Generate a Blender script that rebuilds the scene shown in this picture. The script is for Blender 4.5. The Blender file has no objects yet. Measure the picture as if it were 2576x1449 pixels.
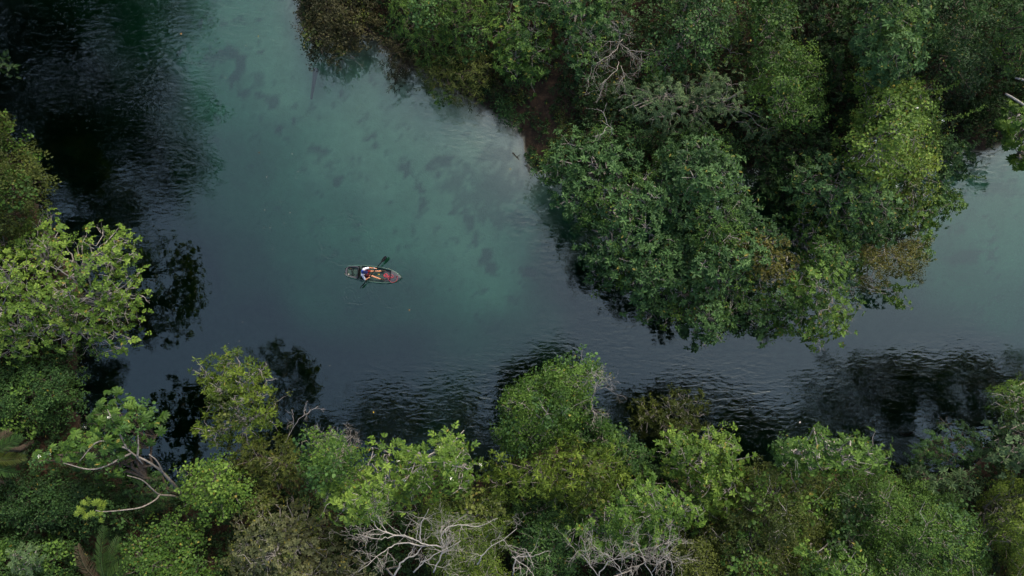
import bpy, math, random
import numpy as np
from mathutils import Vector, Matrix, Euler

C = bpy.context.scene.collection
SC = bpy.context.scene
rng = np.random.default_rng(7)
random.seed(7)
R = math.radians

# ------------------------------------------------------------------ camera
LENS = 25.0
FU = 2576 * LENS / 36.0            # focal length in "u" units (photo scaled to 2576 x 1449)
S0 = 0.02328                       # metres per u on the water
H = S0 * FU
cam_d = bpy.data.cameras.new('camera'); cam = bpy.data.objects.new('camera', cam_d); C.objects.link(cam)
cam_d.lens = LENS; cam_d.sensor_width = 36.0; cam_d.clip_end = 500.0; cam_d.clip_start = 0.5
cam.location = (0, 0, H)
cam.rotation_euler = (0.0198, -0.0324, 0.0)
SC.camera = cam
RC = np.array(cam.rotation_euler.to_matrix())

# ------------------------------------------------------------------ world, sun, exposure
SUN_EL, SUN_AZ = R(44), R(30)      # azimuth from +Y (top of photo) towards +X
w = bpy.data.worlds.new('World'); SC.world = w; w.use_nodes = True
nt = w.node_tree; nt.nodes.clear()
sky = nt.nodes.new('ShaderNodeTexSky'); sky.sky_type = 'NISHITA'; sky.sun_disc = False
sky.sun_elevation = SUN_EL; sky.sun_rotation = SUN_AZ; sky.air_density = 1.0; sky.dust_density = 3.0; sky.ozone_density = 0.6
bg = nt.nodes.new('ShaderNodeBackground'); bg.inputs['Strength'].default_value = 0.15
wo = nt.nodes.new('ShaderNodeOutputWorld')
nt.links.new(sky.outputs[0], bg.inputs[0]); nt.links.new(bg.outputs[0], wo.inputs[0])
sd = bpy.data.lights.new('sun', 'SUN'); sun = bpy.data.objects.new('sun', sd); C.objects.link(sun)
sd.energy = 1.5; sd.angle = R(10); sd.color = (1.0, 0.92, 0.80)
sdir = Vector((math.cos(SUN_EL) * math.sin(SUN_AZ), math.cos(SUN_EL) * math.cos(SUN_AZ), math.sin(SUN_EL)))
sun.rotation_euler = sdir.to_track_quat('Z', 'Y').to_euler()
sun.location = (0, 0, 60)
SC.view_settings.view_transform = 'Standard'; SC.view_settings.look = 'None'
SC.view_settings.exposure = 1.8; SC.view_settings.gamma = 1.0
SC.render.engine = 'CYCLES'
cy = SC.cycles
cy.max_bounces = 6; cy.diffuse_bounces = 2; cy.glossy_bounces = 2; cy.transmission_bounces = 2
cy.transparent_max_bounces = 8; cy.volume_bounces = 0; cy.caustics_reflective = False; cy.caustics_refractive = False; cy.use_denoising = True

# ------------------------------------------------------------------ helpers
def P(u, v, z=0.0):
    """world point at height z that the photo shows at (u, v) of its 2576 x 1449 version"""
    u = np.asarray(u, float); v = np.asarray(v, float); z = np.asarray(z, float)
    d = np.stack([(u - 1288) / FU, -(v - 724.5) / FU, -np.ones_like(u + v)], -1) @ RC.T
    t = (z - H) / d[..., 2]
    return np.stack([d[..., 0] * t, d[..., 1] * t, np.broadcast_to(z, t.shape) * 1.0], -1)

def mesh_obj(name, verts, quads, mat, parent=None, origin=(0, 0, 0), attr=None, tris=None, smooth=False):
    verts = np.asarray(verts, np.float32).reshape(-1, 3) - np.asarray(origin, np.float32)
    me = bpy.data.meshes.new(name)
    quads = np.zeros((0, 4), np.int32) if quads is None else np.asarray(quads, np.int32).reshape(-1, 4)
    tris = np.zeros((0, 3), np.int32) if tris is None else np.asarray(tris, np.int32).reshape(-1, 3)
    me.vertices.add(len(verts)); me.vertices.foreach_set('co', verts.ravel())
    idx = np.concatenate([quads.ravel(), tris.ravel()]).astype(np.int32)
    me.loops.add(len(idx)); me.loops.foreach_set('vertex_index', idx)
    n = len(quads) + len(tris)
    start = np.concatenate([np.arange(len(quads)) * 4, len(quads) * 4 + np.arange(len(tris)) * 3]).astype(np.int32)
    me.polygons.add(n); me.polygons.foreach_set('loop_start', start)
    if smooth: me.polygons.foreach_set('use_smooth', np.ones(n, bool))
    for k, (dom, a) in (attr or {}).items():
        at = me.attributes.new(k, 'FLOAT', dom); at.data.foreach_set('value', np.asarray(a, np.float32))
    me.update(calc_edges=True); me.validate()
    me.materials.append(mat)
    o = bpy.data.objects.new(name, me); C.objects.link(o)
    if parent: o.parent = parent
    return o

def thing(name, label, cat, loc, group=None):
    o = bpy.data.objects.new(name, None); C.objects.link(o); o.location = tuple(float(c) for c in loc); o.empty_display_size = 0.3
    o['label'] = label; o['category'] = cat
    if group: o['group'] = group
    return o

def tag(o, label=None, cat=None, group=None, kind=None):
    for k, x in (('label', label), ('category', cat), ('group', group), ('kind', kind)):
        if x: o[k] = x
    return o

def nrm(a): return a / np.maximum(np.linalg.norm(a, axis=-1, keepdims=True), 1e-9)

def tubes(paths, radii, sides=5):
    """paths (N,K,3), radii (N,K) -> verts, quads of tapered tubes"""
    paths = np.asarray(paths, float); radii = np.asarray(radii, float)
    N, K, _ = paths.shape
    t = nrm(np.gradient(paths, axis=1))
    d = nrm(paths[:, -1] - paths[:, 0])
    ref = np.zeros((N, 3)); ref[np.arange(N), np.abs(d).argmin(1)] = 1
    n1 = nrm(np.cross(t, ref[:, None])); n2 = np.cross(t, n1)
    a = np.arange(sides) * 2 * math.pi / sides
    ring = paths[:, :, None] + radii[:, :, None, None] * (n1[:, :, None] * np.cos(a)[:, None] + n2[:, :, None] * np.sin(a)[:, None])
    V = ring.reshape(-1, 3)
    i = np.arange(N)[:, None, None] * K * sides; k = np.arange(K - 1)[None, :, None] * sides; s = np.arange(sides)[None, None]
    s2 = (s + 1) % sides
    q = np.stack([i + k + s, i + k + s2, i + k + sides + s2, i + k + sides + s], -1).reshape(-1, 4)
    return V, q

class MB:
    def __init__(s): s.v = []; s.q = []; s.t = []; s.n = 0
    def add(s, v, q=None, t=None):
        v = np.asarray(v, float).reshape(-1, 3)
        if q is not None and len(q): s.q.append(np.asarray(q, int).reshape(-1, 4) + s.n)
        if t is not None and len(t): s.t.append(np.asarray(t, int).reshape(-1, 3) + s.n)
        s.v.append(v); s.n += len(v)
    def tube(s, path, radii, sides=6, caps=True):
        path = np.asarray(path, float); radii = np.broadcast_to(np.asarray(radii, float), (len(path),))
        if caps:
            path = np.concatenate([path[:1], path, path[-1:]]); radii = np.concatenate([[radii[0] * .02], radii, [radii[-1] * .02]])
            path[0] -= (path[2] - path[1]) * 1e-3; path[-1] += (path[-2] - path[-3]) * 1e-3
        v, q = tubes(path[None], radii[None], sides); s.add(v, q)
    def grid(s, pts, closed=False):
        pts = np.asarray(pts, float); a, b = pts.shape[:2]
        i = np.arange(a - 1)[:, None] * b; j = np.arange(b if closed else b - 1)[None]; j2 = (j + 1) % b
        s.add(pts.reshape(-1, 3), np.stack([i + j, i + j2, i + b + j2, i + b + j], -1).reshape(-1, 4))
    def build(s, name, mat, parent=None, origin=(0, 0, 0), smooth=True, attr=None):
        return mesh_obj(name, np.concatenate(s.v), np.concatenate(s.q) if s.q else None, mat, parent, origin,
                        tris=np.concatenate(s.t) if s.t else None, smooth=smooth, attr=attr)

def smooth_path(pts, k=8):
    pts = np.asarray(pts, float); n = len(pts)
    e = np.concatenate([2 * pts[:1] - pts[1:2], pts, 2 * pts[-1:] - pts[-2:-1]])
    out = []
    for i in range(n - 1):
        p0, p1, p2, p3 = e[i:i + 4]
        for t in np.linspace(0, 1, k, endpoint=False):
            out.append(.5 * (2 * p1 + (p2 - p0) * t + (2 * p0 - 5 * p1 + 4 * p2 - p3) * t * t + (3 * p1 - p0 - 3 * p2 + p3) * t ** 3))
    out.append(pts[-1])
    return np.array(out)

def sdf(poly, pts):
    """signed distance, positive inside"""
    poly = np.asarray(poly, float); pts = np.asarray(pts, float)
    a = poly; b = np.roll(poly, -1, 0)
    dmin = np.full(len(pts), 1e9); ins = np.zeros(len(pts), bool)
    for p, q in zip(a, b):
        ab = q - p; ap = pts - p
        t = np.clip((ap @ ab) / max(ab @ ab, 1e-9), 0, 1)
        dmin = np.minimum(dmin, np.linalg.norm(ap - t[:, None] * ab, axis=1))
        c = ((p[1] > pts[:, 1]) != (q[1] > pts[:, 1]))
        if abs(q[1] - p[1]) > 1e-12:
            x = (q[0] - p[0]) * (pts[:, 1] - p[1]) / (q[1] - p[1]) + p[0]
            ins ^= c & (pts[:, 0] < x)
    return np.where(ins, dmin, -dmin)

def vnoise(x, y, seed=0):
    """cheap smooth value noise"""
    r = np.random.default_rng(seed).random((64, 64))
    xi = np.floor(x).astype(int); yi = np.floor(y).astype(int); fx = x - xi; fy = y - yi
    fx = fx * fx * (3 - 2 * fx); fy = fy * fy * (3 - 2 * fy)
    g = lambda a, b: r[a % 64, b % 64]
    return (g(xi, yi) * (1 - fx) + g(xi + 1, yi) * fx) * (1 - fy) + (g(xi, yi + 1) * (1 - fx) + g(xi + 1, yi + 1) * fx) * fy
def fbm(x, y, seed=0, o=4):
    s = 0; a = .5
    for k in range(o): s = s + a * vnoise(x * 2 ** k + 13 * k, y * 2 ** k + 7 * k, seed + k); a *= .5
    return s

# ------------------------------------------------------------------ materials
def mat(name):
    m = bpy.data.materials.new(name); m.use_nodes = True
    n = m.node_tree.nodes; n.clear()
    return m, n, m.node_tree.links, n.new('ShaderNodeOutputMaterial')

def plain(name, col, rough=.5, spec=.4, noise=0.12, scale=6.0, metal=0.0):
    m, n, l, o = mat(name)
    b = n.new('ShaderNodeBsdfPrincipled'); b.inputs['Roughness'].default_value = rough
    b.inputs['Specular IOR Level'].default_value = spec; b.inputs['Metallic'].default_value = metal
    tc = n.new('ShaderNodeTexCoord'); nz = n.new('ShaderNodeTexNoise'); nz.inputs['Scale'].default_value = scale; nz.inputs['Detail'].default_value = 4
    rp = n.new('ShaderNodeValToRGB')
    c = np.array(col)
    rp.color_ramp.elements[0].position = .3; rp.color_ramp.elements[1].position = .7
    rp.color_ramp.elements[0].color = (*(c * (1 - noise)), 1); rp.color_ramp.elements[1].color = (*np.minimum(c * (1 + noise), 1), 1)
    l.new(tc.outputs['Object'], nz.inputs[0]); l.new(nz.outputs[0], rp.inputs[0]); l.new(rp.outputs[0], b.inputs['Base Color'])
    l.new(b.outputs[0], o.inputs[0]); return m

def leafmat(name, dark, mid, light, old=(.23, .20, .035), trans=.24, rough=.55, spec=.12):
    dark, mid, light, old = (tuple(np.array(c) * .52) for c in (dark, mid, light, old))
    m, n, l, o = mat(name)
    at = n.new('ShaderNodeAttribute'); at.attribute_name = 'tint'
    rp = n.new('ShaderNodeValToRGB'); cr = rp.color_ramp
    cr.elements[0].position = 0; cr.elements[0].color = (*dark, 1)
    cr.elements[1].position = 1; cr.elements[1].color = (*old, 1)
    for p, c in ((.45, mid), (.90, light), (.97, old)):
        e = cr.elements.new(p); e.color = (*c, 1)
    b = n.new('ShaderNodeBsdfPrincipled'); b.inputs['Roughness'].default_value = rough; b.inputs['Specular IOR Level'].default_value = spec
    t = n.new('ShaderNodeBsdfTranslucent')
    hs = n.new('ShaderNodeHueSaturation'); hs.inputs['Hue'].default_value = .485; hs.inputs['Saturation'].default_value = 1.1; hs.inputs['Value'].default_value = 1.4
    mx = n.new('ShaderNodeMixShader'); mx.inputs[0].default_value = trans
    l.new(at.outputs['Fac'], rp.inputs[0]); l.new(rp.outputs[0], b.inputs['Base Color']); l.new(rp.outputs[0], hs.inputs['Color'])
    l.new(hs.outputs[0], t.inputs[0]); l.new(b.outputs[0], mx.inputs[1]); l.new(t.outputs[0], mx.inputs[2]); l.new(mx.outputs[0], o.inputs[0])
    return m

PAL = {
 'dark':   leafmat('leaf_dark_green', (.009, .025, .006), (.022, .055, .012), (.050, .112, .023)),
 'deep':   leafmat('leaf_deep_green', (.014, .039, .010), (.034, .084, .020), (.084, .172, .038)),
 'mid':    leafmat('leaf_mid_green', (.017, .046, .007), (.042, .096, .013), (.110, .200, .028)),
 'lime':   leafmat('leaf_lime_green', (.026, .066, .008), (.068, .140, .017), (.170, .270, .040)),
 'yellow': leafmat('leaf_yellow_green', (.032, .064, .007), (.080, .134, .014), (.176, .250, .030)),
 'olive':  leafmat('leaf_olive', (.022, .036, .006), (.052, .074, .012), (.120, .146, .026)),
 'brown':  leafmat('leaf_brown_green', (.016, .020, .006), (.038, .040, .012), (.078, .072, .024), old=(.07, .085, .02)),
 'rust':   leafmat('leaf_rusty_olive', (.030, .034, .006), (.074, .076, .012), (.135, .134, .024)),
 'grey':   leafmat('leaf_grey_olive', (.034, .046, .016), (.082, .096, .034), (.160, .165, .066)),
 'blue':   leafmat('leaf_grey_green', (.027, .056, .021), (.062, .112, .040), (.125, .190, .070)),
 'bright': leafmat('leaf_bright_green', (.034, .078, .009), (.092, .168, .020), (.215, .315, .048)),
 'rose':   leafmat('leaf_rosette_green', (.018, .047, .013), (.043, .100, .028), (.096, .190, .052)),
 'palm':   leafmat('leaf_palm', (.018, .050, .010), (.042, .092, .020), (.085, .145, .034)),
 'dry':    leafmat('leaf_dry_straw', (.04, .03, .016), (.085, .068, .040), (.16, .13, .085), old=(.28, .24, .16)),
}
BARK = plain('bark_grey', (.10, .088, .072), .85, .2, .45, 9)
BARKW = plain('bark_pale', (.15, .138, .118), .85, .2, .35, 7)
BARKD = plain('bark_brown', (.04, .031, .022), .9, .15, .4, 9)
DEAD = plain('bark_bleached', (.155, .143, .122), .85, .2, .3, 8)
PETAL = plain('petal_white', (.75, .74, .62), .6, .3, .1, 9)

# ------------------------------------------------------------------ land, riverbed
NORTH = [(640, -1500), (690, -200), (742, -20), (762, 60), (785, 105), (850, 118), (900, 95), (955, 85), (985, 150), (1010, 180), (1060, 185), (1130, 225),
         (1200, 262), (1255, 300), (1292, 332), (1318, 372), (1336, 425), (1380, 440), (1480, 452), (1560, 470), (1650, 462), (1760, 440), (1880, 425),
         (1990, 405), (2100, 395), (2210, 380), (2330, 372), (2400, 385), (2450, 388), (2500, 372), (2560, 352), (2700, 335), (3800, 330), (3800, -1500)]
SOUTH = [(-1400, -1500), (-160, -1500), (-150, -300), (-140, 200), (-70, 330), (20, 380), (70, 450), (120, 560), (160, 640), (200, 710), (210, 800), (200, 880), (180, 945),
         (184, 1020), (216, 1090), (330, 1200), (430, 1235), (480, 1190), (560, 1170), (660, 1150), (790, 1165), (900, 1200), (1000, 1205), (1120, 1175),
         (1240, 1190), (1320, 1140), (1430, 1130), (1500, 1150), (1620, 1190), (1760, 1195), (1880, 1215), (1960, 1190), (2150, 1180), (2300, 1205),
         (2400, 1190), (2480, 1150), (2550, 1070), (2640, 1010), (3800, 960), (3800, 2600), (-1400, 2600)]
def wpoly(poly, z=0.0):
    a = np.array(poly, float); return P(a[:, 0], a[:, 1], z)[:, :2]
NW, SWP = wpoly(NORTH), wpoly(SOUTH)
def shore(xy): return np.maximum(sdf(NW, xy), sdf(SWP, xy))       # + on land

DEPTHS = [(420, 30, 3.8), (480, 20, 2.6), (560, 60, 1.5), (650, 150, 1.35), (500, 150, 2.2), (700, 260, 1.3), (560, 280, 2.2), (820, 200, 1.35), (920, 260, 1.25), (1050, 300, 1.1), (1180, 350, .9), (1270, 400, .4), (1305, 430, .3), (1245, 345, .45), (1200, 320, .7), (1320, 470, .5),
          (800, 420, 1.4), (700, 400, 2.6), (640, 420, 3.1), (560, 380, 3.1), (760, 540, 2.8), (900, 380, 1.3), (950, 480, 1.3), (1080, 560, 1.4), (1180, 640, 1.5), (1000, 590, 2.1), (1240, 740, 1.9), (1290, 690, 1.9), (1330, 620, 1.8), (1200, 500, 1.4),
          (1320, 520, 1.3), (860, 560, 2.5), (700, 600, 3.1), (560, 500, 3.2), (560, 650, 3.9), (800, 760, 3.4), (1000, 760, 3.1), (600, 850, 5), (1000, 900, 4.6), (1250, 880, 3.8), (1400, 800, 3.2), (1500, 850, 4.6),
          (400, 950, 5.5), (900, 1030, 5.6), (1300, 1000, 5.4), (1700, 950, 5.2), (1900, 980, 5.2), (2100, 950, 4.8), (2300, 850, 4.2), (2400, 700, 2.8), (2480, 560, 2.1), (2540, 640, 2.0), (2450, 480, 1.8), (2540, 450, 1.7),
          (2540, 800, 2.7), (2300, 1000, 6), (2500, 930, 5.5), (300, 420, 6), (100, 200, 6), (350, 200, 4.6), (250, 50, 4.0), (420, 400, 4.5), (150, 500, 6), (440, 700, 5.5), (430, 1080, 6), (1700, 1060, 6), (1400, 680, 4.2), (1390, 560, 3.8), (1420, 620, 4.6), (1460, 720, 5.2), (1560, 790, 5.5),
          (1700, 600, 3), (2100, 650, 3), (1600, 780, 4.5), (1900, 900, 5), (750, 980, 6), (330, 960, 6), (690, 20, 1.5), (720, 90, 1.5), (1100, 250, 1.0)]
WEED = [((575, 130), 26, 16), ((600, 160), 22, 26), ((640, 135), 34, 10), ((590, 200), 14, 22), ((612, 228), 16, 10), ((650, 238), 22, 10), ((690, 252), 16, 18), ((545, 140), 40, 18), ((480, 160), 40, 14),
        ((800, 375), 24, 13), ((850, 450), 18, 14), ((935, 345), 14, 12), ((945, 375), 9, 16), ((1020, 415), 20, 14), ((1035, 445), 28, 22), ((1060, 480), 14, 20), ((1055, 505), 12, 12), ((980, 518), 18, 7),
        ((1160, 450), 60, 42), ((1180, 500), 46, 40), ((1260, 470), 50, 50), ((1230, 540), 40, 40), ((1300, 560), 36, 36), ((1175, 555), 16, 26), ((1190, 600), 14, 22), ((1215, 640), 14, 18), ((1225, 665), 24, 14),
        ((1110, 420), 30, 30), ((1240, 400), 40, 24), ((860, 240), 10, 8), ((900, 310), 9, 9), ((700, 320), 12, 10), ((740, 300), 12, 10), ((1330, 680), 20, 14), ((1140, 540), 18, 10), ((2470, 640), 60, 22), ((2520, 480), 40, 30),
        ((430, 120), 30, 20), ((500, 40), 20, 14), ((660, 60), 16, 10)]
def build_ground():
    xs = np.concatenate([np.linspace(-75, -34, 60), np.linspace(-33.8, 33.8, 300), np.linspace(34, 75, 60)])
    ys = np.concatenate([np.linspace(-55, -21, 40), np.linspace(-20.8, 20.8, 190), np.linspace(21, 55, 40)])
    X, Y = np.meshgrid(xs, ys); xy = np.stack([X.ravel(), Y.ravel()], -1)
    d = shore(xy)
    wig = (fbm(xy[:, 0] * .8 + 50, xy[:, 1] * .8 + 50, 3) - .47) * 1.1
    d = d + wig
    dp = np.array(DEPTHS); cp = P(dp[:, 0], dp[:, 1], -2.0)[:, :2]
    D2 = ((xy[:, None] - cp[None]) ** 2).sum(-1) + .4
    Wt = (D2 + 1.2) ** -1.6
    depth = (Wt * dp[:, 2]).sum(1) / Wt.sum(1)
    lump = fbm(xy[:, 0] * .35 + 9, xy[:, 1] * .35 + 9, 11)
    depth = depth * (.92 + .16 * lump)
    edge = 1 - np.exp(-np.maximum(-d, 0) / .9)
    land = 1.3 * (1 - np.exp(-np.maximum(d, 0) / 3.5)) + .25 * np.clip(d, 0, 1) * fbm(xy[:, 0] * 1.7 + 3, xy[:, 1] * 1.7 + 3, 5)
    z = np.where(d > 0, land + .02, -.02 - depth * edge)
    # weed patches
    weed = np.zeros(len(xy))
    n1 = fbm(xy[:, 0] * 1.6 + 31, xy[:, 1] * 1.6 + 17, 21); n3 = fbm(xy[:, 0] * 4.1 + 5, xy[:, 1] * 4.1 + 23, 51, 3); n2 = fbm(xy[:, 0] * .9 + 11, xy[:, 1] * .9 + 77, 31)
    for (c, a, b) in WEED:
        q = P(c[0], c[1], -1.7)[:2]; a *= S0; b *= S0
        rr = np.sqrt(((xy[:, 0] - q[0] + (n2 - .47) * 1.0) / a) ** 2 + ((xy[:, 1] - q[1] + (n1 - .47) * 1.0) / b) ** 2)
        weed = np.maximum(weed, (.55 if a > 34 * S0 else .72) * np.clip((1.22 - rr + (n1 - .47) * 1.7 + (n3 - .47) * 1.8) * 1.9, 0, 1))
    silt = np.clip((depth - 2.3) / 2.2, 0, 1)
    weed = np.maximum(weed, np.clip((n1 * .6 + n3 * .4 - .56) * 6, 0, .5) * (1 - silt))
    ny, nx = X.shape
    i = (np.arange(ny - 1)[:, None] * nx + np.arange(nx - 1)[None]).ravel()
    q = np.stack([i, i + 1, i + nx + 1, i + nx], -1)
    m, n, l, o = mat('soil_and_riverbed')
    b = n.new('ShaderNodeBsdfPrincipled'); b.inputs['Roughness'].default_value = .95; b.inputs['Specular IOR Level'].default_value = .1
    tc = n.new('ShaderNodeTexCoord')
    def noise(sc, det=6):
        z = n.new('ShaderNodeTexNoise'); z.inputs['Scale'].default_value = sc; z.inputs['Detail'].default_value = det; z.inputs['Roughness'].default_value = .65
        l.new(tc.outputs['Object'], z.inputs[0]); return z
    def ramp(inp, *st):
        r = n.new('ShaderNodeValToRGB'); r.color_ramp.elements[0].position = st[0][0]; r.color_ramp.elements[0].color = (*st[0][1], 1)
        r.color_ramp.elements[1].position = st[-1][0]; r.color_ramp.elements[1].color = (*st[-1][1], 1)
        for p, c in st[1:-1]:
            e = r.color_ramp.elements.new(p); e.color = (*c, 1)
        l.new(inp, r.inputs[0]); return r
    def mix(f, a, bb):
        x = n.new('ShaderNodeMix'); x.data_type = 'RGBA'; l.new(f, x.inputs[0]); l.new(a, x.inputs[6]); l.new(bb, x.inputs[7]); return x.outputs[2]
    def attr(nm):
        a = n.new('ShaderNodeAttribute'); a.attribute_name = nm; return a.outputs['Fac']
    soil = ramp(noise(3.5).outputs[0], (.3, (.008, .006, .004)), (.55, (.026, .016, .009)), (.75, (.055, .035, .020)))
    litter = ramp(noise(14, 3).outputs[0], (.35, (.006, .005, .003)), (.6, (.022, .016, .009)), (.78, (.06, .045, .025)))
    lmix = ramp(noise(.7, 3).outputs[0], (.42, (0, 0, 0)), (.6, (1, 1, 1)))
    landc = mix(lmix.outputs[0], soil.outputs[0], litter.outputs[0])
    sand = ramp(noise(1.1, 8).outputs[0], (.25, (.33, .30, .19)), (.75, (.52, .47, .32)))
    siltc = ramp(noise(.9, 5).outputs[0], (.3, (.022, .026, .022)), (.7, (.045, .052, .042)))
    weedc = ramp(noise(5, 5).outputs[0], (.3, (.022, .028, .026)), (.7, (.07, .08, .066)))
    bed = mix(attr('silt'), sand.outputs[0], siltc.outputs[0])
    bed = mix(attr('weed'), bed, weedc.outputs[0])
    col = mix(attr('land'), bed, landc)
    bm = n.new('ShaderNodeBump'); bm.inputs['Strength'].default_value = .6; bm.inputs['Distance'].default_value = .08
    l.new(noise(9, 5).outputs[0], bm.inputs['Height']); l.new(bm.outputs[0], b.inputs['Normal'])
    l.new(col, b.inputs['Base Color']); l.new(b.outputs[0], o.inputs[0])
    g = mesh_obj('ground', np.stack([xy[:, 0], xy[:, 1], z], -1), q, m, smooth=True,
                 attr={'land': ('POINT', np.clip(d / .35 + .6, 0, 1)), 'silt': ('POINT', silt), 'weed': ('POINT', weed)})
    tag(g, kind='structure')
    return xs, ys, z.reshape(ny, nx)
GX, GY, GZ = build_ground()
def gz(x, y):
    x = np.atleast_1d(x); y = np.atleast_1d(y)
    i = np.clip(np.searchsorted(GX, x), 0, len(GX) - 1); j = np.clip(np.searchsorted(GY, y), 0, len(GY) - 1)
    return GZ[j, i]

# ------------------------------------------------------------------ water
RIP = [(150, 150, 1.0), (350, 200, 1.0), (420, 330, .9), (300, 60, .9), (480, 60, .8), (200, 420, .6), (380, 470, .9), (460, 700, .22), (600, 500, .12), (800, 300, .1), (900, 600, .15), (750, 800, .25), (1000, 800, .25), (430, 820, .3),
       (700, 950, .45), (950, 980, .9), (1100, 960, .95), (1250, 950, .9), (1000, 1060, 1.0), (1200, 1060, 1.0), (1400, 880, .9), (1560, 800, .6), (1500, 760, .7), (1400, 620, .7), (1360, 540, .7), (1600, 950, .6), (1750, 960, .9), (1850, 1000, 1),
       (1900, 1080, .9), (2100, 960, .7), (2300, 920, .7), (2450, 900, .6), (2000, 850, .25), (2400, 700, .1), (2500, 550, .1), (1230, 300, .8), (1150, 270, .8), (1300, 400, .15), (700, 100, .5), (900, 150, .4), (1700, 1050, .9), (330, 960, .35),
       (430, 1080, .4), (2450, 400, .6), (1100, 500, .08), (1250, 650, .1), (1800, 880, .4), (2100, 860, .08), (2300, 820, .08), (2500, 800, .08), (2200, 780, .05), (1660, 850, .4), (1450, 790, .25), (1300, 850, .3), (1150, 850, .2), (1000, 890, .3), (850, 880, .2), (1300, 760, .1), (1100, 700, .08), (950, 700, .1), (600, 300, .15), (700, 180, .15), (1000, 330, .15)]
def build_water():
    xs = np.linspace(-74, 74, 120); ys = np.linspace(-54, 54, 90)
    X, Y = np.meshgrid(xs, ys); xy = np.stack([X.ravel(), Y.ravel()], -1); n0 = len(xy)
    rp = np.array(RIP); cp = P(rp[:, 0], rp[:, 1], 0.0)[:, :2]
    W_ = (((xy[:, None] - cp[None]) ** 2).sum(-1) + .4) ** -2.2
    amp = ((W_ * rp[:, 2]).sum(1) / W_.sum(1)) ** 1.7
    ny, nx = X.shape
    V = np.concatenate([np.c_[xy, np.zeros(n0)], np.c_[xy, np.full(n0, -9.0)]])
    i = (np.arange(ny - 1)[:, None] * nx + np.arange(nx - 1)[None]).ravel()
    top = np.stack([i, i + 1, i + nx + 1, i + nx], -1); bot = top[:, ::-1] + n0
    per = np.concatenate([np.arange(nx), np.arange(1, ny) * nx + nx - 1, (ny - 1) * nx + np.arange(nx - 2, -1, -1), np.arange(ny - 2, 0, -1) * nx])
    p2 = np.roll(per, -1)
    side = np.stack([per, per + n0, p2 + n0, p2], -1)
    m, n, l, o = mat('river_water')
    tc = n.new('ShaderNodeTexCoord')
    def N(t, **k):
        x = n.new(t)
        for a, b in k.items(): setattr(x, a, b)
        return x
    def math_(op, a, b=None):
        x = N('ShaderNodeMath', operation=op)
        for s, q in ((0, a), (1, b)):
            if q is None: continue
            if isinstance(q, (int, float)): x.inputs[s].default_value = q
            else: l.new(q, x.inputs[s])
        return x.outputs[0]
    def noise(sc, rot, scale, det=2, dist=.4):
        mp = N('ShaderNodeMapping'); mp.inputs['Rotation'].default_value = (0, 0, rot); mp.inputs['Scale'].default_value = scale
        l.new(tc.outputs['Object'], mp.inputs[0])
        z = N('ShaderNodeTexNoise'); z.inputs['Scale'].default_value = sc; z.inputs['Detail'].default_value = det; z.inputs['Roughness'].default_value = .45; z.inputs['Distortion'].default_value = dist
        l.new(mp.outputs[0], z.inputs[0]); return z.outputs[0]
    a = N('ShaderNodeAttribute'); a.attribute_name = 'ripple'
    h1 = noise(1.0, .12, (1.25, 4.0, 1), 1, .8); h2 = noise(1.0, -.5, (1.6, 4.2, 1), 1, .6); h3 = noise(1.0, .3, (3.4, 5.6, 1), 1)
    sel = noise(.12, 0, (1, 1, 1), 1)
    h = math_('ADD', math_('MULTIPLY', h1, .5), math_('ADD', math_('MULTIPLY', h2, .36), math_('MULTIPLY', h3, .14)))
    h = math_('MULTIPLY', h, math_('MULTIPLY', a.outputs['Fac'], math_('ADD', math_('MULTIPLY', sel, 1.0), .45)))
    # rings left by the paddle
    for (u, v, r0, wd, am) in ((868, 606, 1.45, .22, .30), (868, 606, 1.0, .2, .18), (900, 735, .75, .18, .35), (880, 745, .4, .2, .3), (985, 735, .9, .2, .22), (1010, 690, .5, .3, .2)):
        p = P(u, v, 0)
        vm = N('ShaderNodeVectorMath', operation='DISTANCE'); l.new(tc.outputs['Object'], vm.inputs[0]); vm.inputs[1].default_value = tuple(p)
        q = math_('DIVIDE', math_('SUBTRACT', math_('ADD', vm.outputs['Value'], math_('MULTIPLY', h2, .5)), r0 + .25), wd)
        env = math_('POWER', 2.718, math_('MULTIPLY', math_('MULTIPLY', q, q), -1.0))
        h = math_('ADD', h, math_('MULTIPLY', math_('MULTIPLY', env, math_('SINE', math_('MULTIPLY', q, 5.0))), am * .15))
    bm = N('ShaderNodeBump'); bm.inputs['Strength'].default_value = 1.0; bm.inputs['Distance'].default_value = .07
    l.new(h, bm.inputs['Height'])
    fr = N('ShaderNodeFresnel'); fr.inputs['IOR'].default_value = 1.66; l.new(bm.outputs[0], fr.inputs['Normal'])
    gl = N('ShaderNodeBsdfGlossy'); gl.inputs['Roughness'].default_value = .03; gl.inputs['Color'].default_value = (.90, 1.02, .88, 1); l.new(bm.outputs[0], gl.inputs['Normal'])
    tr = N('ShaderNodeBsdfTransparent'); tr.inputs[0].default_value = (.97, .97, .97, 1)
    mx = N('ShaderNodeMixShader'); l.new(fr.outputs[0], mx.inputs[0]); l.new(tr.outputs[0], mx.inputs[1]); l.new(gl.outputs[0], mx.inputs[2])
    l.new(mx.outputs[0], o.inputs['Surface'])
    va = N('ShaderNodeVolumeAbsorption'); va.inputs['Color'].default_value = (.43, .795, .70, 1); va.inputs['Density'].default_value = 1.0
    l.new(va.outputs[0], o.inputs['Volume'])
    wobj = mesh_obj('water', V, np.concatenate([top, bot, side]), m, attr={'ripple': ('POINT', np.concatenate([amp, amp]))})
    tag(wobj, kind='structure')
build_water()

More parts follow.
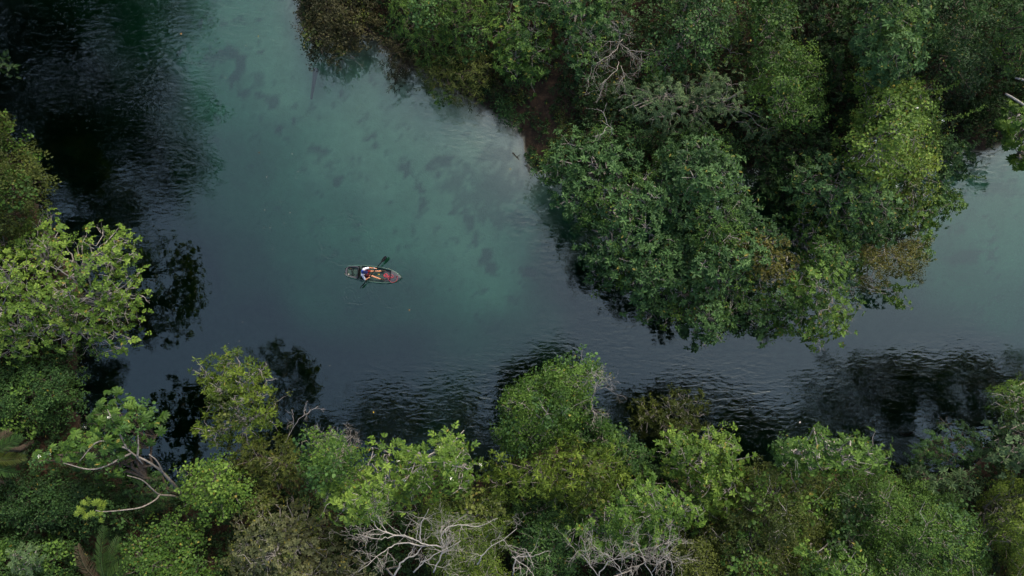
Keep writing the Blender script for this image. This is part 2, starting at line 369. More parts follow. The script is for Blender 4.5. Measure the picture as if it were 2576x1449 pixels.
# ------------------------------------------------------------------ leaf units (templates in a local frame, Z = outward, X = along the twig)
def leaf_v(L, W, fold=.18, droop=.15):
    return np.array([(0, 0, 0), (.33 * L, .5 * W, fold * W), (.72 * L, .40 * W, fold * W - droop * L * .4), (L, 0, -droop * L), (.72 * L, -.40 * W, fold * W - droop * L * .4), (.33 * L, -.5 * W, fold * W)])
LQ = np.array([(0, 1, 2, 3), (0, 3, 4, 5)])
def rotz(a): c, s = math.cos(a), math.sin(a); return np.array([[c, -s, 0], [s, c, 0], [0, 0, 1]])
def roty(a): c, s = math.cos(a), math.sin(a); return np.array([[c, 0, s], [0, 1, 0], [-s, 0, c]])
def rotx(a): c, s = math.cos(a), math.sin(a); return np.array([[1, 0, 0], [0, c, -s], [0, s, c]])
rt = np.random.default_rng(3)
def U(a, b): return rt.uniform(a, b)
def unit(leaves): return np.concatenate([np.asarray(x) for x in leaves])          # (n*6,3)
def t_rosette(n, L, W):
    o = []
    for k in range(n):
        inner = k >= n * .7
        el = U(.75, 1.15) if inner else U(.05, .55)
        s = U(.55, .75) if inner else U(.8, 1.1)
        M = rotz(k * 2.399 + U(-.3, .3)) @ roty(-el) @ rotx(U(-.4, .4))
        o.append(leaf_v(L * s, W * s, U(.1, .25), U(.05, .3)) @ M.T + M @ np.array([L * .06, 0, 0]))
    return unit(o)
def t_spray(A, pairs, L, W, ang=.9, droop=.2, jit=.25):
    o = []
    for k in range(pairs):
        x = A * (k + .5) / pairs
        for sgn in (-1, 1):
            M = rotz(sgn * (ang + U(-jit, jit))) @ roty(U(-.3, .35)) @ rotx(U(-.5, .5))
            s = U(.75, 1.1)
            o.append(leaf_v(L * s, W * s, .15, U(.05, .25)) @ M.T + np.array([x + U(-.02, .02), 0, -droop * A * (x / A) ** 2]))
    M = roty(droop); o.append(leaf_v(L, W) @ M.T + np.array([A, 0, -droop * A]))
    return unit(o)
def t_cloud(n, rad, L, W):
    o = []
    for k in range(n):
        M = rotz(U(0, 6.28)) @ roty(U(-.8, .5)) @ rotx(U(-.7, .7)); s = U(.7, 1.2)
        p = np.array([U(-1, 1), U(-1, 1), U(-.6, .6)]) * rad
        o.append(leaf_v(L * s, W * s, .15, U(.0, .25)) @ M.T + p)
    return unit(o)
def t_radiate(n, L, W):
    o = []
    for k in range(n):
        M = rotz(U(0, 6.28)) @ roty(-U(-.3, 1.2)) @ rotx(U(-.6, .6)); s = U(.7, 1.15)
        o.append(leaf_v(L * s, W * s, .12, U(.1, .35)) @ M.T + M @ np.array([U(0, .35) * L, 0, 0]))
    return unit(o)
def t_palmate(n, L, W):
    o = []
    for k in range(n):
        a = (k + .5) / n * 5.6 - 2.8
        s = 1 - .25 * abs(a) / 2.8
        M = rotz(a + U(-.06, .06)) @ roty(U(.1, .3))
        v = leaf_v(L * s * U(.92, 1.05), W * s, .10, .22)
        o.append(v @ M.T)
    return unit(o)
UNITS = {
 'rosette': [t_rosette(10, .31, .115) for _ in range(5)],
 'bigleaf': [t_rosette(8, .27, .115) for _ in range(3)] + [t_spray(.34, 3, .25, .11) for _ in range(3)],
 'roundleaf': [t_spray(.36, 3, .21, .13, 1.0) for _ in range(3)] + [t_rosette(6, .23, .135) for _ in range(3)],
 'vine': [t_cloud(9, .26, .19, .16) for _ in range(3)] + [t_cloud(16, .24, .12, .08) for _ in range(3)],
 'small': [t_cloud(20, .22, .125, .062) for _ in range(6)],
 'tiny': [t_cloud(24, .20, .095, .05) for _ in range(6)],
 'feather': [t_spray(.40, 9, .125, .036, 1.1, .25) for _ in range(5)],
 'fine': [t_cloud(22, .20, .13, .028) for _ in range(5)],
 'willow': [t_radiate(13, .23, .05) for _ in range(5)],
 'bamboo': [t_radiate(8, .26, .04) for _ in range(2)] + [t_spray(.42, 4, .25, .042, .6, .45) for _ in range(3)],
 'palmate': [t_palmate(9, .36, .14) for _ in range(4)],
}
DENS = {'rosette': 9, 'bigleaf': 9, 'roundleaf': 9, 'vine': 10, 'small': 12, 'tiny': 14, 'feather': 15, 'fine': 15, 'willow': 13, 'bamboo': 14, 'palmate': 4.2}

def place_units(species, pos, Z, X, tint, scale, yellow=.012, g=rng):
    """instances of random templates joined: verts, quads, face tint"""
    T = UNITS[species]; pick = g.integers(0, len(T), len(pos))
    Z = nrm(Z); X = X - (X * Z).sum(-1, keepdims=True) * Z; X = nrm(X); Y = np.cross(Z, X)
    M = np.stack([X, Y, Z], -1)
    vs, qs, ts = [], [], []; off = 0
    for k, t in enumerate(T):
        s = np.where(pick == k)[0]
        if not len(s): continue
        v = np.einsum('nij,vj->nvi', M[s] * scale[s][:, None, None], t) + pos[s][:, None]
        nl = len(t) // 6
        base = off + np.arange(len(s))[:, None, None, None] * len(t) + np.arange(nl)[None, :, None, None] * 6
        q = (base + LQ[None, None]).reshape(-1, 4)
        tl = np.clip(tint[s][:, None] + g.normal(0, .13, (len(s), nl)), 0, .9)
        tl = np.where(g.random((len(s), nl)) < yellow * .55, 1.0, tl)
        vs.append(v.reshape(-1, 3)); qs.append(q); ts.append(np.repeat(tl.ravel(), 2)); off += len(s) * len(t)
    return np.concatenate(vs), np.concatenate(qs), np.concatenate(ts)

def pick_points(poly, gap, inset, g, n_try=4000):
    """dart throwing inside a u-space polygon; gap and inset in u"""
    poly = np.array(poly, float); lo, hi = poly.min(0), poly.max(0)
    c = lo + (hi - lo) * g.random((n_try, 2)); d = sdf(poly, c)
    c = c[d > inset]; d = d[d > inset]
    keep = []; kd = []
    for p, dd in zip(c, d):
        if all((p[0] - q[0]) ** 2 + (p[1] - q[1]) ** 2 > gap * gap for q in keep): keep.append(p); kd.append(dd)
    return np.array(keep).reshape(-1, 2), np.array(kd)

def wander(a, b, K, g, amp, sag=0.0):
    """K-point wandering path between each a and b: (N,K,3)"""
    t = np.linspace(0, 1, K)[None, :, None]
    p = a[:, None] * (1 - t) + b[:, None] * t
    ln = np.linalg.norm(b - a, axis=1)[:, None, None]
    j = g.normal(0, 1, p.shape) * amp * ln * np.sin(np.pi * t)
    p = p + j; p[..., 2] += sag * ln[..., 0] * np.sin(np.pi * t[..., 0])
    return p

N_TREE = [0]
def tree(name, cat, label, species, pal, poly, z0, z1, rad=1.0, dens=1.0, base=None, bark=None, group=None, yellow=.012, twigs=.25, extra=(), scale=1.0, flowers=0, gap=1.05, bare=0, vine=.2, skirt=None):
    N_TREE[0] += 1; g = np.random.default_rng(1000 + N_TREE[0])
    bark = bark or BARK
    zm = .5 * (z0 + z1)
    pu = rad / S0 * H / (H - zm)                          # lump radius in u at crown height
    c, d = pick_points(poly, pu * gap * .72, pu * .36, g)
    if not len(c):
        c = np.array(poly, float).mean(0)[None]; d = np.array([pu])
    dm = max(d.max(), pu)
    dome = np.clip(d / dm, 0, 1) ** .7
    z = z0 + (z1 - z0) * dome * g.uniform(.55, 1.05, len(d)) + g.normal(0, .18, len(d)) * rad
    rr = rad * g.uniform(.50, 1.15, len(d)) * np.clip(.55 + .45 * d / pu, .5, 1)
    for (eu, ev, ez, er) in extra:
        c = np.concatenate([c, [[eu, ev]]]); z = np.append(z, ez); rr = np.append(rr, er)
    ctr = P(c[:, 0], c[:, 1], z)
    if skirt is None: skirt = z0 > 3.4
    if skirt:                                             # lower tiers of foliage under the outer clumps
        e = np.where(d[:len(d)] < pu * 2.2)[0]
        for f in ((.58,) if z0 < 7 else (.70, .42)):
            low = ctr[e].copy(); low[:, 2] *= f; low[:, :2] *= (((H - low[:, 2]) / (H - ctr[e][:, 2])) ** .9)[:, None]; low[:, :2] += g.normal(0, .35 * rad, (len(e), 2))
            ctr = np.concatenate([ctr, low]); rr = np.concatenate([rr, rr[e] * g.uniform(.8, 1.1, len(e))])
    cw = ctr.mean(0)
    if base is None:
        bxy = cw[:2].copy()
    else: bxy = P(base[0], base[1], .5)[:2]
    b = np.array([bxy[0], bxy[1], float(gz(bxy[0], bxy[1])[0])])
    root = thing(name, label, cat, b, group)
    # ---- crown
    s2_ = scale * {'rosette': .82, 'bigleaf': .78, 'roundleaf': .80, 'vine': .78, 'palmate': .92}.get(species, .95)
    cnt = np.maximum(3, (DENS[species] * dens / s2_ ** 2 * 2 * math.pi * rr ** 2 * .66)).astype(int)
    li = np.repeat(np.arange(len(rr)), cnt); n = len(li)
    dr = nrm(g.normal(0, 1, (n, 3))); flip = (dr[:, 2] < -.15) & (g.random(n) < .8); dr[flip, 2] *= -1
    rad_f = 1.06 - .5 * g.random(n) ** 1.6
    rad_f = np.where(g.random(n) < .16, g.uniform(1.05, 1.55, n), rad_f)
    lob = 1 + .34 * np.sin(dr[:, 0] * 6 + li) * np.cos(dr[:, 1] * 6 + li * 1.7) + .14 * np.sin(dr[:, 0] * 13 + li * 3) * np.sin(dr[:, 1] * 13 + li)
    pos = ctr[li] + dr * (rr[li] * rad_f * lob)[:, None] * np.array([1, 1, .78])
    Z = nrm(dr + np.array([0, 0, .75]) + g.normal(0, .32, (n, 3)))
    X = dr * np.array([1, 1, -.1]) + g.normal(0, .55, (n, 3))
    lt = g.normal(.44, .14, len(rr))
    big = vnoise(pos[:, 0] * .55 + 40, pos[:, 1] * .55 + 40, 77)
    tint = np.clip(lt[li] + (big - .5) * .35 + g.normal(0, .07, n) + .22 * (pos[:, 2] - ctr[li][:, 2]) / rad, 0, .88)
    scale = scale * {'rosette': .82, 'bigleaf': .78, 'roundleaf': .80, 'vine': .78, 'palmate': .92}.get(species, .95)
    sc = scale * g.uniform(.72, 1.2, n)
    lian = np.zeros(n, bool)
    if vine and len(rr) > 5:                              # some clumps are overgrown by a climber with leaves of its own
        lian = (g.random(len(rr)) < vine)[li] & (g.random(n) < .8) & (rad_f > .6)
    m_ = ~lian
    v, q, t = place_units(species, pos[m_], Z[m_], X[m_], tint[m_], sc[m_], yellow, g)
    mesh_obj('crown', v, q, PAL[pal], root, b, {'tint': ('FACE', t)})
    if lian.sum() > 20:
        sp2 = 'small' if species in ('vine', 'bigleaf', 'rosette', 'roundleaf') else 'vine'
        p2 = {'deep': 'mid', 'mid': 'deep', 'lime': 'mid', 'rose': 'mid', 'bright': 'lime', 'yellow': 'olive', 'olive': 'mid', 'dark': 'deep', 'brown': 'olive', 'grey': 'olive', 'blue': 'deep', 'rust': 'olive'}[pal]
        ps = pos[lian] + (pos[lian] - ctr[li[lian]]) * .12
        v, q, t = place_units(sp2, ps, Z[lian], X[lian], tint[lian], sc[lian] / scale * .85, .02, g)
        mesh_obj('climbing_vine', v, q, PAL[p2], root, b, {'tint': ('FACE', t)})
    # ---- trunk and limbs
    mb = MB()
    nl = len(rr); k = int(np.clip(nl // 5, 2, 7))
    ang = np.arctan2(ctr[:, 1] - cw[1], ctr[:, 0] - cw[0]) + g.uniform(0, 6.28)
    cl = ((ang % 6.2832) / 6.2832 * k).astype(int) % k
    size = math.sqrt(max(((ctr[:, :2] - cw[:2]) ** 2).sum(1).max(), .2))
    tr = np.clip(.022 * size + .022, .04, .13)
    fork = np.array([b[0] * .55 + cw[0] * .45, b[1] * .55 + cw[1] * .45, b[2] + (z0 - b[2]) * .55 + .1])
    pth = wander(b[None] - np.array([[0, 0, .25]]), fork[None], 7, g, .05)
    v, q = tubes(pth, np.linspace(tr * 1.25, tr * .85, 7)[None], 8); mb.add(v, q)
    for j in range(k):
        s = np.where(cl == j)[0]
        if not len(s): continue
        mid = ctr[s].mean(0) * .72 + fork * .28; mid[2] = min(mid[2], ctr[s][:, 2].min() + .2) - .12 * rad
        pth = wander(fork[None], mid[None], 7, g, .07, .06)
        v, q = tubes(pth, np.linspace(tr * .8, tr * .42, 7)[None], 7); mb.add(v, q)
        pth = wander(np.repeat(mid[None], len(s), 0), ctr[s], 6, g, .07, .05)
        v, q = tubes(pth, np.repeat(np.linspace(tr * .42, .02, 6)[None], len(s), 0), 5); mb.add(v, q)
    tw = g.random(n) < twigs
    if tw.sum():
        e = pos[tw]; st = ctr[li[tw]] + (e - ctr[li[tw]]) * g.uniform(0, .3, (tw.sum(), 1))
        pth = wander(st, e, 4, g, .08)
        v, q = tubes(pth, np.repeat(np.array([[.018, .014, .010, .006]]), len(e), 0), 3); mb.add(v, q)
    if bare:                                              # bare sticks poking out between the leaves
        s = g.integers(0, nl, bare); dd = nrm(g.normal(0, 1, (bare, 3)) * [1, 1, .35] + [0, 0, .35])
        st = ctr[s]; e = st + dd * (rr[s] * g.uniform(.9, 1.45, bare))[:, None]
        pth = wander(st, e, 5, g, .10, .05); v, q = tubes(pth, np.repeat(np.array([[.022, .018, .014, .010, .005]]), bare, 0), 4); mb.add(v, q)
        for f in (.45, .7, .85):
            m_ = st + (e - st) * f; e2 = m_ + nrm(dd + g.normal(0, .7, dd.shape)) * (rr[s] * .45)[:, None]
            pth = wander(m_, e2, 4, g, .12); v, q = tubes(pth, np.repeat(np.array([[.013, .010, .008, .004]]), bare, 0), 3); mb.add(v, q)
    mb.build('trunk', bark, root, b)
    if flowers:
        s = g.integers(0, n, flowers); fp = pos[s] + np.array([0, 0, .12])
        fv, fq, ft = place_units('small', fp, Z[s], X[s], tint[s], np.full(flowers, .3), 0, g)
        mesh_obj('blossom', fv, fq, PETAL, root, b)
    return root

# ------------------------------------------------------------------ the trees: name, category, label, leaves, colour, outline, edge height, top height
NB, SB = 'trees on the north bank', 'trees on the south bank'
# --- far bank, from the left
tree('shrub', 'shrub', 'dark brown-leaved shrub overhanging the water at the far left of the north bank', 'small', 'brown',
     [(735, -70), (745, 20), (765, 60), (758, 105), (775, 150), (815, 166), (855, 150), (900, 138), (945, 95), (962, 50), (965, -70)], .8, 3.4, .8, .9, (850, 60), BARKD, NB, twigs=.2, bare=10)
tree('shrub', 'shrub', 'small lime-yellow shrub hanging from the edge of the brown shrub over the water', 'tiny', 'yellow',
     [(762, 66), (780, 60), (802, 100), (790, 118), (764, 112)], .6, 1.5, .35, .5, (790, 95), BARKD, NB, twigs=.1)
tree('bamboo', 'bamboo', 'dry brown bamboo clump whose tip hangs down into the turquoise water', 'bamboo', 'brown',
     [(945, 100), (960, 160), (975, 195), (990, 236), (1014, 214), (1032, 182), (1060, 150), (1050, 90), (1000, 80)], .5, 2.4, .6, .9, (1010, 130), BARKD, NB, twigs=.3, bare=12)
tree('bamboo', 'bamboo', 'feathery bright green bamboo clump at the top edge behind the dry brown bamboo', 'bamboo', 'mid',
     [(965, -70), (962, 60), (990, 95), (1060, 140), (1150, 150), (1230, 130), (1250, 60), (1245, -70)], 2.0, 5.6, .9, .9, (1110, 30), BARKD, NB, twigs=.15)
tree('bamboo', 'bamboo', 'olive bamboo clump drooping over the ripples in front of the bright bamboo', 'bamboo', 'olive',
     [(1040, 165), (1068, 225), (1120, 252), (1185, 266), (1228, 230), (1245, 180), (1230, 130), (1150, 140), (1060, 140)], .7, 3.0, .75, .95, (1160, 170), BARKD, NB, twigs=.2, bare=8)
tree('tree', 'tree', 'olive broad-leaved tree with scattered yellow leaves above the brown soil slope', 'bigleaf', 'mid',
     [(1240, 20), (1240, 110), (1250, 185), (1272, 225), (1320, 200), (1390, 195), (1402, 120), (1370, 40), (1300, 10)], 2.0, 4.8, .8, .85, (1330, 110), BARK, NB, .03)
tree('tree', 'tree', 'dark broad-leaved tree at the top edge beside the black gap in the forest', 'bigleaf', 'deep',
     [(1255, -80), (1300, 10), (1380, 50), (1402, 120), (1405, 192), (1480, 195), (1505, 110), (1582, 70), (1590, -80)], 3.0, 6.4, .95, .85, (1430, 40), BARK, NB, .015)
tree('shrub', 'shrub', 'dark small-leaved shrub on the slope below the bare twiggy tree', 'small', 'dark',
     [(1395, 205), (1480, 195), (1560, 215), (1550, 290), (1500, 325), (1445, 325), (1425, 265)], .9, 2.4, .7, .7, (1480, 250), BARKD, NB)
tree('shrub', 'shrub', 'low dark shrub at the left foot of the brown soil slope', 'small', 'brown',
     [(1240, 190), (1300, 205), (1320, 240), (1300, 268), (1262, 262), (1240, 235)], .5, 1.5, .5, .7, (1280, 230), BARKD, NB)
tree('tree', 'tree', 'vine-hung dark tree at the top edge right of the black gap', 'vine', 'deep',
     [(1650, -80), (1645, 60), (1622, 150), (1600, 205), (1700, 195), (1800, 160), (1850, 180), (1880, 80), (1850, -80)], 3.0, 6.8, .95, .85, (1760, 40), BARK, NB, .03, bare=6)
tree('tree', 'tree', 'mid-green vine-hung tree at the top edge above the bright lime column', 'vine', 'mid',
     [(1855, -80), (1880, 80), (1870, 180), (1960, 150), (2012, 60), (1995, -80)], 3.0, 7.0, .9, .85, (1940, 30), BARK, NB, .02, bare=4)
tree('tree', 'tree', 'fresh green small-leaved tree beside a dark gap behind the grey-green feathery tree', 'small', 'mid',
     [(1890, 150), (1960, 90), (2025, 110), (2068, 190), (2080, 280), (2042, 332), (1960, 320), (1905, 260)], 3.8, 7.2, .8, .8, (1990, 200), BARK, NB)
tree('tree', 'tree', 'grey-green feathery tree with flat sprays above the large rosette tree', 'feather', 'blue',
     [(1553, 230), (1600, 203), (1700, 192), (1800, 170), (1880, 180), (1902, 270), (1962, 330), (1890, 354), (1850, 300), (1770, 322), (1690, 336), (1610, 312), (1538, 290)], 3.0, 6.4, .85, .9, (1740, 240), BARK, NB)
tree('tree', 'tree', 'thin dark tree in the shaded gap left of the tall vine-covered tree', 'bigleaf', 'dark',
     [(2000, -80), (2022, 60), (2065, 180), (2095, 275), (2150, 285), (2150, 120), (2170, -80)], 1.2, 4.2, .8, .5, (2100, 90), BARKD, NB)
tree('tree', 'tree', 'tall green rosette-leaved tree at the top edge above the lime vines', 'rosette', 'rose',
     [(2160, -80), (2160, 60), (2150, 150), (2182, 210), (2250, 202), (2322, 190), (2346, 110), (2356, -80)], 5.0, 9.4, .95, .9, (2250, 40), BARK, NB, .03)
tree('tree', 'tree', 'tall lime tree smothered in round-leaved vines with pale stems at the upper right', 'vine', 'bright',
     [(2148, 190), (2160, 290), (2128, 360), (2102, 400), (2160, 450), (2260, 472), (2332, 420), (2372, 340), (2352, 270), (2362, 205), (2300, 180)], 4.2, 8.8, .85, .9, (2250, 290), BARKW, NB, .05, bare=16, flowers=14)
tree('tree', 'tree', 'yellow-green tree in the bright strip at the river-side of the vine-covered tree', 'vine', 'yellow',
     [(2272, 340), (2335, 335), (2362, 420), (2345, 500), (2292, 565), (2262, 480)], 3.4, 6.0, .6, .8, (2310, 400), BARKW, NB, .08, bare=4)
tree('tree', 'tree', 'dark green tree with pointed rosettes at the right tip of the north bank', 'rosette', 'rose',
     [(2345, 330), (2420, 343), (2450, 375), (2428, 430), (2402, 450), (2416, 512), (2386, 547), (2338, 535), (2350, 430)], 1.4, 4.2, .75, .9, (2360, 385), BARK, NB, .02, scale=.85)
tree('tree', 'tree', 'shaded broad-leaved tree with yellowed leaves between the vine-covered tree and the rusty shrub', 'bigleaf', 'rose',
     [(1995, 420), (2080, 390), (2170, 450), (2282, 470), (2292, 562), (2222, 622), (2140, 612), (2080, 562), (2000, 500)], 3.8, 7.4, .85, .85, (2080, 410), BARK, NB, .05, bare=10)
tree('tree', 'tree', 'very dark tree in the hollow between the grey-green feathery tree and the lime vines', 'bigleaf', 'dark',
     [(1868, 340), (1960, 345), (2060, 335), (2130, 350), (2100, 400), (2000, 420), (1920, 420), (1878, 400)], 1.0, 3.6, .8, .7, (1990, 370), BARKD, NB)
tree('tree', 'tree', 'dark small-leaved tree at the top edge right of the tall lime tree', 'small', 'dark',
     [(2362, -80), (2352, 60), (2365, 200), (2420, 240), (2480, 190), (2490, 60), (2480, -80)], 4, 9.5, .9, .8, (2420, 60), BARKD, NB, .02)
tree('tree', 'tree', 'dark grey-green tree in the top right corner', 'small', 'deep',
     [(2485, -80), (2495, 60), (2490, 180), (2560, 190), (2740, 150), (2740, -80)], 4, 10.5, .95, .8, (2590, 60), BARKD, NB, .015)
tree('fern', 'fern', 'dark ferny shrub in the shade above the narrow creek mouth', 'feather', 'dark',
     [(2368, 205), (2440, 245), (2500, 225), (2620, 235), (2620, 300), (2500, 305), (2405, 290)], .6, 1.8, .6, .6, (2480, 260), BARKD, NB)
tree('cecropia_tree', 'tree', 'pale-branched palmate-leaved tree cut by the right edge above the creek mouth', 'palmate', 'lime',
     [(2505, 290), (2530, 252), (2580, 250), (2660, 280), (2660, 430), (2575, 440), (2530, 345)], 4.2, 6.6, .5, .8, (2650, 300), BARKW, NB, 0, extra=[(2560, 415, 3.6, .4)], twigs=.8)
tree('rosette_tree', 'tree', 'huge dark green rosette-leaved tree spreading over the water right of the kayak', 'rosette', 'rose',
     [(1328, 425), (1370, 393), (1430, 330), (1500, 333), (1580, 345), (1670, 390), (1745, 480), (1800, 560), (1795, 680), (1725, 765), (1620, 774), (1560, 752), (1500, 717), (1450, 714), (1462, 650), (1438, 590), (1398, 532), (1374, 505), (1393, 480), (1358, 450)],
     3.2, 7.0, .85, 1.0, (1560, 450), BARKW, NB, .015, twigs=.3, bare=14)
tree('rosette_tree', 'tree', 'rosette-leaved tree with the brighter upper crown between the huge rosette tree and the dark hollow', 'rosette', 'rose',
     [(1640, 380), (1700, 358), (1780, 343), (1852, 356), (1860, 410), (1882, 500), (1935, 560), (1962, 650), (1902, 722), (1770, 750), (1705, 690), (1725, 560), (1670, 480)], 3.6, 8.0, .9, 1.0, (1800, 430), BARKW, NB, .02, twigs=.3, bare=8)
tree('shrub', 'shrub', 'yellowing vine shrub full of bare bent stems in the middle of the north point', 'vine', 'rust',
     [(1830, 605), (1900, 580), (1985, 600), (2010, 670), (1950, 722), (1868, 702)], 4.6, 6.8, .6, .6, (1880, 520), BARKW, NB, .06, bare=34)
tree('tree', 'tree', 'ragged rosette-leaved tree reaching lowest over the channel at the tip of the north point', 'rosette', 'rose',
     [(1545, 768), (1640, 770), (1700, 755), (1790, 738), (1900, 720), (1935, 760), (1965, 830), (1935, 852), (1892, 884), (1888, 832), (1822, 832), (1800, 872), (1752, 890), (1718, 850), (1690, 812), (1600, 790)], 2.4, 5.2, .7, .9, (1780, 500), BARKW, NB, .03, bare=12, twigs=.35)
tree('tree', 'tree', 'broad-leaved mid-green tree with yellow spots at the lower right of the north point', 'bigleaf', 'mid',
     [(1990, 500), (2080, 560), (2150, 612), (2172, 662), (2162, 742), (2132, 822), (2112, 866), (2010, 874), (1962, 832), (1902, 762), (1960, 700), (2010, 640)], 2.8, 6.4, .8, 1.0, (2010, 480), BARKW, NB, .045, extra=[(2255, 742, 1.3, .55), (2270, 765, 1.2, .4), (2235, 725, 1.4, .4)], bare=16, scale=.92)
tree('shrub', 'shrub', 'rusty olive fine-leaved shrub leaning over the right-hand channel', 'tiny', 'rust',
     [(2150, 600), (2230, 622), (2300, 562), (2340, 545), (2338, 600), (2326, 660), (2300, 702), (2250, 700), (2190, 742), (2150, 722), (2150, 650)], 2.0, 5.0, .7, .75, (2190, 470), BARK, NB, .02, bare=12)
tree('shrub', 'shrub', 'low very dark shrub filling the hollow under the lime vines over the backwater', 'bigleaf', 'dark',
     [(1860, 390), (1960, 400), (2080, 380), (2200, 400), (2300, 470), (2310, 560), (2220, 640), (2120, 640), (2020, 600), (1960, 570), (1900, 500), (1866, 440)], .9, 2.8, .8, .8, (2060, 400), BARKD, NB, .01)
tree('tree', 'tree', 'green broad-leaved tree on the right flank of the north point beside the open channel', 'bigleaf', 'mid',
     [(2270, 470), (2340, 500), (2405, 470), (2418, 515), (2385, 548), (2345, 600), (2332, 650), (2290, 640), (2250, 580)], 1.6, 4.6, .7, .95, (2270, 430), BARKW, NB, .03, bare=6)
tree('tree', 'tree', 'shaded small-leaved tree in the dip between the feathery tree and the rosette trees', 'small', 'deep',
     [(1440, 330), (1540, 300), (1640, 325), (1760, 320), (1860, 345), (1870, 400), (1780, 380), (1660, 390), (1560, 370), (1470, 360)], 1.4, 3.6, .7, .9, (1640, 350), BARKD, NB)
tree('shrub', 'shrub', 'drooping dark shrub overhanging the waterline at the brown soil slope', 'small', 'deep',
     [(1240, 225), (1275, 235), (1300, 275), (1312, 318), (1290, 330), (1262, 302), (1236, 268)], .5, 1.6, .45, .8, (1290, 290), BARKD, NB)
tree('shrub', 'shrub', 'scrubby olive shrub on the right side of the brown soil slope', 'tiny', 'olive',
     [(1400, 270), (1450, 300), (1450, 345), (1400, 400), (1360, 410), (1372, 370), (1400, 330)], .4, 1.5, .45, .6, (1420, 340), BARKD, NB)
# --- left bank
tree('tree', 'tree', 'dark olive bushy tree at the left edge above the sunlit pale tree', 'small', 'olive',
     [(-260, 285), (-20, 288), (40, 284), (60, 310), (72, 370), (100, 400), (146, 452), (136, 482), (102, 520), (96, 580), (40, 602), (-260, 640)], 2.6, 7.4, .9, 1.0, (-60, 460), BARKD, SB, .01)
tree('tree', 'tree', 'sunlit pale-barked tree with large light green leaves leaning out from the left edge', 'roundleaf', 'bright',
     [(-140, 600), (0, 600), (60, 572), (95, 518), (152, 525), (168, 570), (200, 592), (205, 570), (242, 583), (292, 564), (342, 600), (366, 640), (378, 690), (387, 770), (352, 830), (352, 872), (300, 892), (230, 882), (130, 884), (30, 914), (-140, 900)],
     2.6, 6.4, .80, .66, (165, 900), BARKW, SB, .03, twigs=.5, bare=30)
tree('shrub', 'shrub', 'brownish twiggy shrub showing through the sunlit pale tree at the left', 'tiny', 'brown',
     [(-140, 730), (60, 720), (180, 740), (280, 720), (360, 770), (350, 820), (240, 840), (100, 850), (-140, 840)], .9, 2.6, .7, .6, (120, 760), BARK, SB, .02, bare=26)
tree('shrub', 'shrub', 'deep green shrub in shade below the sunlit pale tree at the left edge', 'small', 'deep',
     [(-160, 900), (30, 908), (130, 886), (212, 892), (216, 960), (200, 1040), (150, 1082), (60, 1092), (-160, 1100)], 1.0, 3.2, .8, .9, (90, 1000), BARKD, SB, .008)
tree('cecropia_tree', 'tree', 'palmate-leaved tree with bare pale branches at the lower left', 'palmate', 'mid',
     [(55, 1160), (130, 1112), (200, 1092), (218, 1040), (250, 1003), (342, 1003), (388, 1040), (402, 1085), (372, 1135), (330, 1145), (300, 1205), (230, 1205), (170, 1165), (90, 1185)], 5.4, 7.6, .6, 1.0, (465, 1262), BARKD, SB, .02, extra=[], twigs=.15, flowers=6)
tree('shrub', 'shrub', 'dark feathery shrub between the bare pale branches at the lower left', 'feather', 'deep',
     [(318, 1190), (400, 1178), (442, 1230), (432, 1292), (370, 1302), (318, 1272)], 1.0, 3.0, .7, .9, (380, 1240), BARKD, SB)
tree('shrub', 'shrub', 'dark small-leaved thicket shrub at the lower left edge below the palmate-leaved tree', 'small', 'dark',
     [(-160, 1195), (60, 1188), (170, 1188), (322, 1202), (332, 1302), (280, 1332), (200, 1342), (100, 1342), (-160, 1340)], 1.4, 3.6, .8, 1.0, (100, 1260), BARKD, SB, .01)
tree('shrub', 'shrub', 'dark green thicket shrub in the bottom left corner beside the palm', 'small', 'deep',
     [(-160, 1335), (100, 1342), (200, 1352), (212, 1449), (190, 1760), (-160, 1760)], 1.4, 4.2, .8, 1.0, (60, 1420), BARKD, SB, .012)
tree('shrub', 'shrub', 'pale grey-leaved bush in the bottom left corner thicket', 'roundleaf', 'blue',
     [(20, 1392), (60, 1380), (100, 1390), (110, 1430), (60, 1460), (25, 1440)], 4.0, 5.0, .45, .8, (60, 1420), BARKW, SB)
# --- near bank
tree('tree', 'tree', 'slender yellow-olive tree with pale forked limbs standing alone over the water at the lower left', 'willow', 'yellow',
     [(497, 950), (530, 888), (620, 888), (684, 930), (708, 1000), (702, 1062), (662, 1112), (560, 1122), (500, 1122), (462, 1080), (520, 1040), (505, 990)], 3.0, 6.6, .62, .8, (575, 1135), BARKW, SB, .01, twigs=.5, bare=14, gap=1.15)
tree('tree', 'tree', 'round-leaved vine-covered tree with lime patches right of the bare pale branches', 'vine', 'lime',
     [(445, 1215), (475, 1165), (540, 1145), (600, 1160), (642, 1200), (622, 1282), (560, 1302), (500, 1300), (450, 1290)], 3.0, 6.2, .75, .95, (560, 1230), BARK, SB, .02)
tree('tree', 'tree', 'round-leaved bright green tree at the bottom edge beside the palm fronds', 'vine', 'mid',
     [(312, 1345), (362, 1328), (402, 1300), (460, 1290), (520, 1322), (500, 1380), (562, 1449), (545, 1760), (300, 1760), (305, 1449)], 3.0, 6.6, .8, .95, (440, 1430), BARK, SB, .04)
tree('tree', 'tree', 'dark olive willow-leaved tree between the slender yellow tree and the green bank', 'willow', 'olive',
     [(560, 1122), (640, 1102), (722, 1098), (782, 1130), (782, 1200), (702, 1252), (640, 1205), (590, 1155)], 2.4, 5.4, .8, .9, (660, 1160), BARK, SB)
